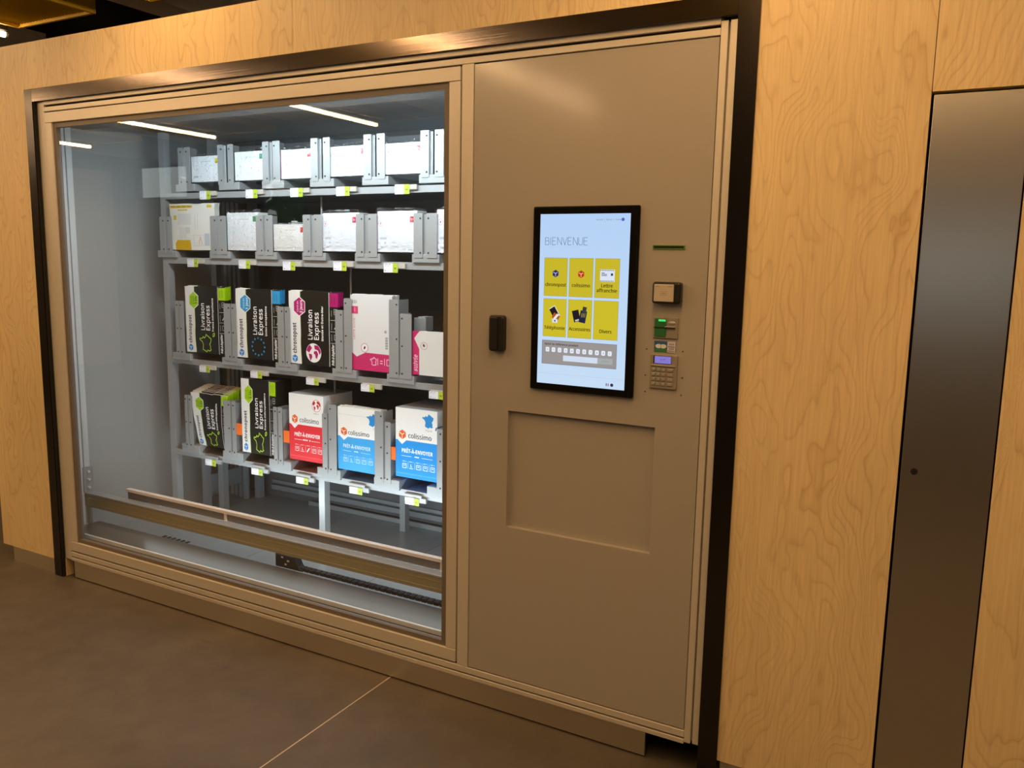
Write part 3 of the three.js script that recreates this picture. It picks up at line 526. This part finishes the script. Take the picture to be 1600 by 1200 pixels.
function express(kind, fan) {
  const W = 430, H = 500, C = { a: '#a8d60a', b: '#2f97d3', c: '#b0186a' }[kind];
  return canvasTex(W, H, (g) => {
    g.fillStyle = '#171815'; g.fillRect(0, 0, W, H); g.fillStyle = '#e9e9e6'; g.beginPath(); g.moveTo(0, 0); g.lineTo(100, 0); g.bezierCurveTo(96, 150, 108, 260, 100, 330); g.bezierCurveTo(96, 400, 106, 450, 104, H); g.lineTo(0, H); g.fill();
    g.strokeStyle = kind === 'c' ? '#c9d6a0' : '#b9d94a'; g.lineWidth = 4; g.beginPath(); g.moveTo(101, 0); g.bezierCurveTo(97, 150, 109, 260, 101, 330); g.bezierCurveTo(97, 400, 107, 450, 105, H); g.stroke();
    g.fillStyle = '#d8d8d4'; g.fillRect(350, 0, 5, H);
    g.fillStyle = C; g.fillRect(358, 4, 72, 92); g.fillStyle = 'rgba(20,40,10,0.4)'; g.fillRect(374, 22, 5, 56); g.fillRect(396, 22, 5, 56);
    g.strokeStyle = '#d9d9d4'; g.lineWidth = 3; for (const y of [185, 262, 340]) { g.beginPath(); g.moveTo(362, y); g.lineTo(426, y); g.stroke(); }
    g.strokeRect(394, 112, 24, 34); g.beginPath(); g.moveTo(394, 129); g.lineTo(418, 129); g.stroke(); g.lineWidth = 7; g.beginPath(); g.moveTo(396, 244); g.lineTo(420, 212); g.stroke(); g.lineWidth = 3; g.strokeRect(394, 284, 26, 32);
    g.fillStyle = '#8f918c'; g.fillRect(370, 120, 5, 40); g.fillRect(370, 205, 5, 46); g.fillRect(370, 280, 5, 46); g.fillRect(414, 360, 4, 110);
    vtext(g, 'Prêt-à-Expédier', 392, 492, 'italic bold 28px sans-serif', '#efefea', 142);
    hexBadge(g, 92, 104, 58, C, 'Livré en', kind === 'a' ? '13h' : kind === 'b' ? '1 jour' : '2 jours');
    vtext(g, 'Livraison', 206, 330, '52px sans-serif', '#ffffff', 222); vtext(g, 'Express', 262, 330, '56px sans-serif', '#ffffff', 206);
    vtext(g, { a: 'France métropolitaine', b: 'Union européenne', c: 'Monde et Outre-Mer' }[kind], 302, 332, 'bold 24px sans-serif', '#eeeee8', 250);
    vtext(g, 'chronopost', 62, 430, 'bold 46px sans-serif', '#2a2d31', 214); cubeLogo(g, 46, 464, 27, '#2a80c8');
    if (kind === 'a') { g.strokeStyle = '#b4e02a'; g.lineWidth = 6; francePath(g, 214, 422, 66); g.stroke(); g.beginPath(); g.ellipse(300, 356, 8, 14, 0.5, 0, 7); g.stroke(); }
    if (kind === 'b') { g.fillStyle = '#2f97d3'; for (let i = 0; i < 12; i++) { const a = i * Math.PI / 6, cx = 214 + 62 * Math.cos(a), cy = 412 + 62 * Math.sin(a); g.beginPath(); for (let k = 0; k < 10; k++) { const r = k % 2 ? 5 : 11, b = k * Math.PI / 5 - Math.PI / 2; g.lineTo(cx + r * Math.cos(b), cy + r * Math.sin(b)); } g.fill(); } }
    if (kind === 'c') globe(g, 214, 416, 66, '#efefea', '#b0186a');
    if (fan) { g.fillStyle = '#d6cdbb'; g.fillRect(0, 0, W, 5); }
  });
}
function colissimo(kind) {
  const W = 400, H = 560, C = { red: '#e0303a', mail: '#3fa4e6', blue: '#2194e6' }[kind];
  return canvasTex(W, H, (g) => {
    g.fillStyle = '#f1f1ef'; g.fillRect(0, 0, W, H); const y = 258;
    g.fillStyle = C; g.beginPath(); g.moveTo(0, y); g.lineTo(18, y); g.lineTo(62, y + 36); g.lineTo(106, y); g.lineTo(W, y); g.lineTo(W, H); g.lineTo(0, H); g.fill();
    cubeLogo(g, 66, 214, 38, '#e4672a'); if (kind === 'mail') { g.save(); g.scale(0.9, 1); } g.fillStyle = '#33373d'; g.font = '54px sans-serif'; g.textAlign = 'left'; for (const d of [-1, 0, 1]) g.fillText('colissimo', 122 + d, 236, 236);
    g.fillStyle = '#fff'; g.font = 'bold 42px sans-serif'; g.textAlign = 'center'; g.globalAlpha = kind === 'mail' ? 0.75 : 1; g.fillText('PRÊT-À-ENVOYER', 208, 358, 302);
    g.fillRect(58, 384, 96, 3); g.fillRect(254, 384, 104, 3); g.font = 'bold 19px sans-serif'; kind === 'red' ? dashes(g, 160, 378, 90, 11, '#fff') : dashes(g, 186, 378, 44, 11, '#fff');
    g.strokeStyle = '#fff'; g.fillStyle = '#fff'; g.lineWidth = 4;
    for (let i = 0; i < 5; i++) { const x = 64 + i * 68; dashes(g, x + 2, 426, 40, 5, '#fff'); if (i === 1) { g.font = 'bold 34px sans-serif'; g.fillText('L', x + 20, 472); g.fillRect(x + 2, 480, 38, 4); } else if (i === 2 && kind === 'red') { g.beginPath(); g.moveTo(x + 4, 482); g.lineTo(x + 34, 446); g.lineWidth = 10; g.stroke(); g.lineWidth = 4; } else { g.strokeRect(x + 4, 448, 36, 34); g.fillRect(x + 14, 458, 16, 6); } if (i < 4) g.fillRect(x + 55, 426, 2, 60); }
    if (kind === 'mail') g.restore();
    g.globalAlpha = 1; g.fillStyle = 'rgba(255,255,255,0.28)'; if (kind !== 'mail') g.fillRect(0, H - 34, W, 4);
    if (kind === 'red') { globe(g, 322, 84, 48, '#f8f6f4', '#c2232c'); g.strokeStyle = '#c2232c'; g.lineWidth = 3; g.beginPath(); g.arc(322, 84, 49, 0, 7); g.stroke(); dashes(g, 290, 146, 60, 8, '#a9adb2'); }
    else { const fx = kind === 'mail' ? 344 : 316; g.fillStyle = '#2b8fd8'; francePath(g, fx, 84, 58); g.fill(); g.fillStyle = '#a9adb2'; g.font = '22px sans-serif'; g.fillText('France', fx + 4, 166); if (kind === 'blue') { g.fillStyle = '#24628e'; g.beginPath(); g.ellipse(390, 138, 6, 16, 0.3, 0, 7); g.fill(); } }
    if (kind === 'mail') { g.fillStyle = 'rgba(150,170,190,0.35)'; g.fillRect(0, 62, W, 3); }
  });
}
function stampEnvelope(o) {
  return canvasTex(320, Math.round(320 * o.ar), (g, w, h) => {
    g.fillStyle = o.base ?? '#eceff2'; g.fillRect(0, 0, w, h); const sw = 30, sh = 38, sx = w - sw - (o.inset ?? 22), sy = (o.top ?? 22);
    g.fillStyle = o.col; g.fillRect(sx, sy, sw, sh); g.fillStyle = 'rgba(255,255,255,0.55)'; if (o.mark) { g.beginPath(); g.moveTo(sx + 2, sy + 6); g.lineTo(sx + 26, sy + 18); g.lineTo(sx + 8, sy + 30); g.fill(); } else g.fillRect(sx + 6, sy + 8, 8, 5);
    if (o.col === '#d8c01c') { g.fillStyle = '#6b5a10'; g.fillRect(sx + 6, sy + 26, 7, 9); g.fillRect(sx + 18, sy + 26, 7, 9); }
    dashes(g, w * 0.38, sy + 18, w * 0.36, 6, o.txt ?? '#c9b3ae');
    if (o.logo) { g.strokeStyle = '#d08a9a'; g.lineWidth = 2.5; g.beginPath(); g.arc(32, h * 0.26, 17, 0, 7); g.stroke(); g.fillStyle = '#a8455c'; g.beginPath(); g.ellipse(32, h * 0.26, 4, 8, 0.4, 0, 7); g.fill(); }
    if (o.code) { bars(g, 28, h * 0.62, 56, 15, 14, '#8b929b'); g.fillStyle = '#9aa3ad'; g.fillRect(66, h * 0.74, 10, 12); }
    if (o.lines) { dashes(g, 26, h * 0.52, 60, 4, '#b9c2cc'); bars(g, 26, h * 0.76, 56, 15, 14, '#8b929b'); g.fillStyle = '#aab2bb'; g.fillRect(100, h * 0.77, 8, 10); dashes(g, 210, h * 0.36, 84, 7, '#ccd3da'); g.fillStyle = '#aab2bb'; g.fillRect(20, h * 0.26, 4, 30); }
    if (o.edge) { g.fillStyle = o.edge; g.fillRect(0, 0, 5, h); }
  });
}
const yellowMailer = canvasTex(320, 250, (g, w, h) => {
  g.fillStyle = '#dcdad2'; g.fillRect(0, 0, w, h); g.fillStyle = '#d6b22c'; g.fillRect(6, 8, 160, 14); g.fillRect(62, 30, 70, 7); g.fillRect(268, 8, 34, 14); g.fillRect(28, 62, 22, 24); g.fillStyle = '#8b6f10'; dashes(g, 14, 12, 140, 6, '#8b7412'); g.fillStyle = '#d2a80c'; g.beginPath(); g.moveTo(30, h); g.lineTo(30, 214); g.lineTo(50, 196); g.lineTo(150, 196); g.lineTo(150, h); g.fill();
  g.fillStyle = '#cfcfca'; g.fillRect(60, 52, 100, 60); bars(g, 118, 126, 34, 34, 8, '#b4b4b0'); g.strokeStyle = '#b9b9b4'; g.lineWidth = 2; g.strokeRect(176, 170, 74, 56); g.strokeStyle = '#d6a79c'; g.lineWidth = 5; g.beginPath(); g.moveTo(212, 220); g.lineTo(224, 178); g.lineTo(236, 220); g.stroke(); g.fillStyle = '#b7bcc6'; g.fillRect(254, 160, 34, 66);
  for (let i = 0; i < 6; i++) { g.fillStyle = '#c2c2bd'; g.fillRect(72 + i * 9, 128, 3, 60); } g.fillRect(186, 60, 3, 80); g.fillRect(204, 50, 3, 90); g.fillStyle = '#c9b890'; g.fillRect(0, 0, 4, h);
});
const lettreSuivie = canvasTex(300, 440, (g, w, h) => {
  g.fillStyle = '#dddcdc'; g.fillRect(0, 0, w, h); g.fillStyle = '#c72a66'; g.beginPath(); g.moveTo(0, 332); g.lineTo(44, 362); g.lineTo(110, 334); g.lineTo(w, 338); g.lineTo(w, h); g.lineTo(0, h); g.fill();
  g.fillStyle = '#d2436f'; g.fillRect(4, 66, 52, 44); g.fillStyle = '#e58aa4'; g.fillRect(28, 74, 8, 24); bars(g, 12, 30, 36, 20, 7, '#8a8a88'); vtext(g, 'Lettre suivie', 34, 262, '26px sans-serif', '#d99a94', 128);
  g.strokeStyle = '#d0486f'; g.lineWidth = 4; g.setLineDash([5, 4]); g.beginPath(); g.arc(104, 306, 26, 0, 7); g.stroke(); g.setLineDash([]); g.fillStyle = '#f1eeee'; g.beginPath(); g.arc(104, 306, 18, 0, 7); g.fill(); g.fillStyle = '#3c2430'; g.beginPath(); g.ellipse(104, 306, 6, 10, 0.5, 0, 7); g.fill();
  g.save(); g.translate(252, 238); for (let i = 0; i < 14; i++) { g.fillStyle = '#6f6c6c'; g.fillRect(0, i * 5, 18, i % 3 ? 2 : 3.4); } g.restore(); g.fillStyle = '#a5a2a2'; g.beginPath(); g.arc(254, 206, 9, 0, 7); g.fill();
  g.strokeStyle = '#f3d4df'; g.lineWidth = 4; francePath(g, 168, 382, 24); g.stroke(); g.fillStyle = '#f3d4df'; g.fillRect(196, 362, 4, 40); g.fillRect(214, 374, 18, 5); g.fillRect(214, 388, 18, 5); g.fillRect(244, 362, 4, 40); g.strokeRect(262, 366, 26, 34);
});
const pinkCard = canvasTex(320, 220, (g, w, h) => {
  g.fillStyle = '#dcdad3'; g.fillRect(0, 0, w, h); g.fillStyle = '#c72a66'; g.beginPath(); g.moveTo(0, 0); g.lineTo(38, 0); g.lineTo(10, 36); g.lineTo(38, 90); g.lineTo(38, h); g.lineTo(0, h); g.fill(); vtext(g, 'suivie', 28, 205, 'italic 30px serif', '#ecc3d2', 95);
  g.strokeStyle = '#d0486f'; g.lineWidth = 3; g.setLineDash([4, 3]); g.beginPath(); g.arc(64, 72, 18, 0, 7); g.stroke(); g.setLineDash([]); g.fillStyle = '#4a2c38'; g.beginPath(); g.ellipse(63, 70, 5, 8, -0.4, 0, 7); g.fill();
});
const tagTex = canvasTex(192, 100, (g, w, h) => { g.fillStyle = '#e6e6ec'; g.fillRect(0, 0, w, h); g.fillStyle = '#b2c436'; g.fillRect(122, 0, 70, h); dashes(g, 12, 8, 86, 8, '#9c9cb4'); dashes(g, 12, 26, 60, 6, '#b6b6c6'); g.fillStyle = '#8f8fae'; g.fillRect(14, 74, 14, 12); dashes(g, 34, 78, 60, 6, '#b6b6c6'); g.fillStyle = '#6c7a20'; g.fillRect(142, 44, 11, 20); g.fillRect(158, 44, 11, 20); });

// --- slots
const rowTop = ['top shelf', 'second shelf', 'third shelf', 'bottom shelf'];
const FRONT = -0.592;
let seed = 3;
function pack(x0, x1, y0, y1, depth, map, label, filmTop = 0.012, back = 0) {
  const w = x1 - x0, h = y1 - y0, t = thing('envelope_pack', [(x0 + x1) / 2, y0, FRONT], label, 'envelope pack');
  seed++;
  part(t, 'front_envelope', sheet(w, h, 0.004, { bulge: 0.003, bumpy: 0.004, seed, freq: 5 }), paperFilm(map), null, true);
  const b = part(t, 'envelope_stack', sheet(w * 0.99, h + back, depth, { bumpy: 0.002, seed: seed + 30, wave: 0.002, nx: 10, ny: 10 }), M.white, null, true); b.position.z = -0.0055;
  const f = part(t, 'plastic_film', sheet(w * 1.01, h + filmTop + back, depth + 0.008, { bulge: 0.004, bumpy: 0.008, seed: seed + 60, freq: 7, wave: 0.012, nx: 20, ny: 20 }), M.film, 'clear crinkled wrapping film', true); f.position.set(0, -0.001, 0.0015);
  return t;
}
const RY = [[1.912, 1.948, 1.936], [1.577, 1.613, 1.597], [1.041, 1.078, 1.063], [0.541, 0.588, 0.566]];
const H1 = 0.193, H2 = 0.19, H3 = 0.29;
const SD = [
  ['yellow-stamped pack', 'green-stamped pack on the top shelf', 'plain red-stamped pack on the top shelf', 'crimson-stamped barcoded pack on the top shelf', 'top-shelf pack beside the window frame'],
  ['yellow-banded mailers', 'green-stamped pack on the second shelf', 'short red-stamped pack', 'crimson pack after the short one', 'second-shelf pack second from frame', 'cut-off second-shelf pack'],
  ['lime-hexagon envelopes on the third shelf', 'blue-hexagon envelopes', 'magenta-hexagon envelopes', 'pink-footed white envelopes', 'white card pack with pink edge'],
  ['fanned black envelopes', 'tall black express box', 'red parcel box', 'soft pale blue mailers', 'blue parcel box'],
];
const DIV = [
  [[-3.624, -3.484, [-3.596, -3.565, H1], [-3.545, -3.506, H1]], [-3.311, -3.17, [-3.311, -3.276, H1], [-3.242, -3.203, H1]], [-3.02, -2.879, [-3.01, -2.971, H1], [-2.944, -2.898, H1]], [-2.718, -2.574, [-2.707, -2.666, H1], [-2.634, -2.593, H1]], [-2.413, -2.268, [-2.401, -2.359, H1], [-2.328, -2.284, H1]], [-2.106, -1.962, [-2.096, -2.053, H1], [-2.023, -1.978, H1]]],
  [[-3.783, -3.64, [-3.756, -3.718, H2], [-3.70, -3.663, H2]], [-3.393, -3.25, [-3.379, -3.334, H2], [-3.311, -3.266, H2]], [-3.077, -2.935, [-3.064, -3.018, H2], [-2.998, -2.955, H2]], [-2.773, -2.629, [-2.763, -2.718, H2], [-2.696, -2.646, H2]], [-2.458, -2.316, [-2.448, -2.404, H2], [-2.381, -2.33, H2]], [-2.142, -2.0, [-2.131, -2.085, H2], [-2.065, -2.01, H2]]],
  [[-3.70, -3.564, [-3.663, -3.638, H3], [-3.632, -3.598, H3]], [-3.329, -3.19, [-3.303, -3.257, H3], [-3.25, -3.217, H3]], [-2.959, -2.82, [-2.937, -2.896, H3], [-2.889, -2.858, H3]], [-2.599, -2.455, [-2.575, -2.53, H3], [-2.523, -2.478, 0.345]], [-2.28, -2.13, [-2.265, -2.212, 0.35], [-2.204, -2.142, H3]]],
  [[-3.656, -3.52, [-3.618, -3.6, H3], [-3.59, -3.56, H3]], [-3.345, -3.2, [-3.327, -3.279, H3], [-3.268, -3.24, H3], [-3.243, -3.205]], [-3.018, -2.873, [-2.98, -2.956, H3], [-2.948, -2.92, H3], [-2.918, -2.881]], [-2.702, -2.559, [-2.664, -2.634, H3], [-2.624, -2.576, 0.338]], [-2.357, -2.213, [-2.349, -2.301, 0.335], [-2.288, -2.258, H3], [-2.26, -2.233]], [-2.06, -1.92, [-2.004, -1.975, H3], [-1.965, -1.935, H3]]],
];
DIV.forEach((row, r) => row.forEach(([a, b, L, R, clip], i) => {
  const sd = SD[r][i], label = sd ? `grey steel shelf divider just left of the ${sd}` : `grey steel shelf divider just right of the ${SD[r][i - 1]}`;
  divider(a, b, RY[r][0], RY[r][1], L, R, RY[r][2], label, clip);
}));
// row 1
pack(-3.506, -3.307, 1.956, 2.081, 0.05, stampEnvelope({ ar: 0.63, col: '#d8c01c', inset: 18, lines: 1, txt: '#aeb4b0' }), 'film-wrapped pack of white envelopes with a yellow stamp square on the top shelf');
pack(-3.2, -3.004, 1.955, 2.090, 0.05, stampEnvelope({ ar: 0.67, col: '#1f8f6a', txt: '#a8c4ba' }), 'film-wrapped pack of white envelopes with a green stamp square on the top shelf');
pack(-2.9, -2.70, 1.954, 2.086, 0.05, stampEnvelope({ ar: 0.66, col: '#d0313c', edge: '#d05a86' }), 'top-shelf white envelope pack with plain red stamp, right of the green-stamped pack');
pack(-2.597, -2.394, 1.956, 2.086, 0.05, stampEnvelope({ ar: 0.65, col: '#c42a4c', logo: 1, code: 1 }), 'top-shelf white envelope pack with crimson stamp and barcode, fourth from the left');
pack(-2.29, -2.088, 1.955, 2.085, 0.05, stampEnvelope({ ar: 0.65, col: '#b8284e', mark: 1, logo: 1, code: 1, edge: '#d05a86' }), 'top-shelf white envelope pack with marked crimson stamp, nearest the window frame');
// row 2
function stack(name, category, n, x0, x1, y0, y1, dz, t, mat, label, backLabel, group, o = {}) {
  const w = x1 - x0, h = y1 - y0; seed++;
  const geo = sheet(w, h, t, { bulge: 0.002, bumpy: 0.002, seed, ...o });
  const f = thing(name, [(x0 + x1) / 2, y0, FRONT + (o.fz ?? 0)], label, category, null);
  part(f, 'envelope_body', geo, mat, null, true);
  const R = rng(seed * 77);
  for (let k = 1; k < n; k++) {
    const c = f.clone(); c.name = numbered(name); c.userData = { label: backLabel, category, group }; scene.add(c);
    c.position.z -= k * dz; c.position.x += (R() - 0.5) * 0.004 + (o.dx ?? 0) * k; c.position.y += (R() * 0.004) + (o.dy ?? 0) * k; c.rotation.x = (o.fan ?? 0) * k; c.rotation.z = (R() - 0.5) * 0.008;
  }
  return f;
}
stack('prepaid_mailer', 'mailer', 4, -3.672, -3.365, 1.617, 1.85, 0.009, 0.006, paper(yellowMailer, 0.5, 0.3), 'cream prepaid mailer with yellow bands and yellow bottom corner, front of its stack', 'cream prepaid mailer standing behind the yellow-banded front mailer', 'mailers behind the yellow-banded one', { bulge: 0.006, bumpy: 0.006, topW: 0.335, wave: 0.004 });
pack(-3.268, -3.055, 1.619, 1.798, 0.06, stampEnvelope({ ar: 0.84, col: '#22864f', base: '#dcdfe2', edge: '#2f8f93' }), 'film-wrapped pack of white envelopes with a green stamp square on the second shelf', 0.012, 0.004);
pack(-2.955, -2.752, 1.619, 1.744, 0.05, stampEnvelope({ ar: 0.62, col: '#cf3a38', base: '#dddcd8' }), 'short film-wrapped pack of white envelopes with red stamp on the second shelf', 0.008);
pack(-2.652, -2.438, 1.621, 1.789, 0.065, stampEnvelope({ ar: 0.79, col: '#c42a4c', mark: 1, base: '#dcdfe4', logo: 1, code: 1 }), 'tall white envelope pack with crimson stamp, right of the short pack on second shelf', 0.012, 0.005);
pack(-2.335, -2.12, 1.621, 1.789, 0.07, stampEnvelope({ ar: 0.78, col: '#c8303e', mark: 1, base: '#dcdfe4', logo: 1, code: 1, edge: '#b83a8a' }), 'tall white envelope pack with crimson stamp, second from the window frame on second shelf', 0.014, 0.010);
pack(-2.018, -1.80, 1.621, 1.795, 0.065, stampEnvelope({ ar: 0.8, col: '#c8303e', mark: 1, base: '#dcdfe4', logo: 1, code: 1, edge: '#b83a8a' }), 'white envelope pack cut off by the window frame on the second shelf', 0.012, 0.008);
// row 3
const exA = paper(express('a'), 0.4, 0.5), exB = paper(express('b'), 0.4, 0.5), exC = paper(express('c'), 0.4, 0.5);
stack('express_envelope', 'envelope', 5, -3.590, -3.297, 1.089, 1.432, 0.0075, 0.005, exA, 'black and white express envelope with lime hexagon, front of its third-shelf stack', 'express envelope behind the lime-hexagon front one on the third shelf', 'express envelopes behind the lime-hexagon one', { wave: 0.004, bumpy: 0.004 });
stack('express_envelope', 'envelope', 5, -3.222, -2.925, 1.087, 1.430, 0.0075, 0.005, exB, 'black and white express envelope with blue hexagon and ring of stars, front of stack', 'express envelope behind the blue-hexagon front one', 'express envelopes behind the blue-hexagon one', { wave: 0.004, bumpy: 0.004 });
stack('express_envelope', 'envelope', 5, -2.866, -2.562, 1.083, 1.431, 0.0075, 0.005, exC, 'black and white express envelope with magenta hexagon and globe, front of stack', 'express envelope behind the magenta-hexagon front one', 'express envelopes behind the magenta-hexagon one', { wave: 0.004, bumpy: 0.004 });
stack('tracked_envelope', 'envelope', 5, -2.489, -2.253, 1.082, 1.426, 0.012, 0.009, paper(lettreSuivie, 0.5, 0.3), 'upright white envelope with a pink foot on the third shelf, front of its stack', 'white envelope standing behind the pink-footed front one', 'envelopes behind the pink-footed one', { wave: 0.003, bumpy: 0.003 });
stack('card_pack', 'envelope pack', 1, -2.142, -1.83, 1.086, 1.279, 0.012, 0.03, paper(pinkCard, 0.5, 0.1), 'low white card pack with pink left edge beside the window frame, third shelf', '', '', { bulge: 0, bumpy: 0 });
{ const p = thing('product_pusher', [-2.11, 1.09, -0.68], 'small grey metal pusher block behind the white card pack on the third shelf', 'pusher'); part(p, 'pusher_plate', rb(-2.20, -2.135, 1.09, 1.33, -0.69, -0.685, 0.002), M.galv); part(p, 'pusher_box', rb(-2.185, -2.145, 1.27, 1.335, -0.76, -0.692, 0.003), M.galvDark); }
{ const p = thing('product_pusher', [-2.9, 1.63, -0.66], 'small grey metal pusher block behind the short pack on the second shelf', 'pusher'); part(p, 'pusher_plate', rb(-2.93, -2.89, 1.63, 1.765, -0.69, -0.685, 0.002), M.galv); part(p, 'pusher_box', rb(-2.925, -2.895, 1.63, 1.76, -0.76, -0.692, 0.003), M.galv); }
// row 4
stack('express_envelope', 'envelope', 8, -3.548, -3.318, 0.590, 0.878, 0.0112, 0.0022, paper(express('a', true), 0.4, 0.5), 'bent black express envelope leaning at the front of the fanned bottom-shelf stack', 'express envelope fanned out behind the bent front one on the bottom shelf', 'fanned express envelopes on the bottom shelf', { topW: 0.275, lean: 0.004, curl: -0.02, fan: -0.006, dy: 0.0045, dx: 0.002, bumpy: 0.010, bulge: 0.006, wave: 0.006 });
function parcel(x0, x1, y0, y1, depth, mat, label, backLabel, sideUV, flap = M.galvDark) {
  const category = 'box';
  const w = x1 - x0, h = y1 - y0, b = thing('parcel_box', [(x0 + x1) / 2, y0, FRONT], label, category);
  part(b, 'carton', sheet(w, h, depth, { nx: 2, ny: 2, sideUV }), mat, null, true);
  part(b, 'top_flap', rb(-w / 2 + 0.001, w / 2 - 0.001, h - 0.0005, h + 0.0012, -depth + 0.002, -0.001, 0.0005), flap, null, true);
  const c = b.clone(); c.name = numbered('parcel_box'); c.userData = { label: backLabel, category }; c.position.z -= depth + 0.0003; scene.add(c);
}
parcel(-3.204, -2.968, 0.600, 0.980, 0.055, paper(express('a'), 0.45, 0.2), 'tall black and white express box with lime hexagon on the bottom shelf', 'black express box hidden behind the front tall express box', [0.65, 0.97], M.dark);
parcel(-2.880, -2.662, 0.606, 0.935, 0.107, paper(colissimo('red'), 0.45, 0.2), 'white and red parcel box with a globe on the bottom shelf', 'white and red parcel box right behind the front red one');
stack('padded_mailer', 'mailer', 4, -2.574, -2.330, 0.598, 0.898, 0.016, 0.012, paper(colissimo('mail'), 0.35, 0.6), 'soft white and pale blue padded mailer with a map, front of its stack', 'white and pale blue padded mailer behind the front one', 'padded mailers behind the front one', { bulge: 0.006, bumpy: 0.012, freq: 6, wave: 0.004 });
parcel(-2.234, -2.008, 0.610, 0.930, 0.12, paper(colissimo('blue'), 0.45, 0.2), 'white and bright blue parcel box beside the window frame on the bottom shelf', 'white and blue parcel box right behind the front blue one');

// price tags
const tagMat = std({ map: tagTex, roughness: 0.5 });
const TAGS = [
  [[-3.446, 1.869], [-3.125, 1.869], [-2.836, 1.869], [-2.559, 1.868], [-2.230, 1.869]],
  [[-3.554, 1.531], [-3.186, 1.530], [-2.893, 1.528], [-2.581, 1.533], [-2.292, 1.531]],
  [[-3.494, 0.990], [-3.127, 0.990], [-2.759, 0.988], [-2.426, 0.986], [-2.048, 0.988]],
  [[-3.475, 0.494], [-3.139, 0.491], [-2.836, 0.489], [-2.501, 0.489], [-2.177, 0.488]],
];
TAGS.forEach((row, r) => row.forEach(([x, y], i) => {
  const t = thing('price_tag', [x, y, -0.585], `small white price tag with lime end below the ${SD[r][i]}`, 'price tag', 'price tags on the shelf fronts'), h = r > 1 ? 0.033 : 0.041;
  part(t, 'tag_card', new THREE.BoxGeometry(0.077, h, 0.0015).translate(0.0385, h / 2, 0), tagMat, null, true);
  part(t, 'tag_holder', rb(0.004, 0.113, h * 0.45, h * 0.45 + 0.022, -0.014, -0.002, 0.0015), r === 3 ? M.galv : M.beige, null, true);
  if (r === 3) part(t, 'holder_lip', rb(-0.008, 0.088, h + 0.001, h + 0.016, -0.012, -0.003, 0.002), M.galv, null, true);
}));

scene.traverse((o) => { if (o.isMesh) { o.castShadow = true; o.receiveShadow = true; } });
renderer.render(scene, camera);
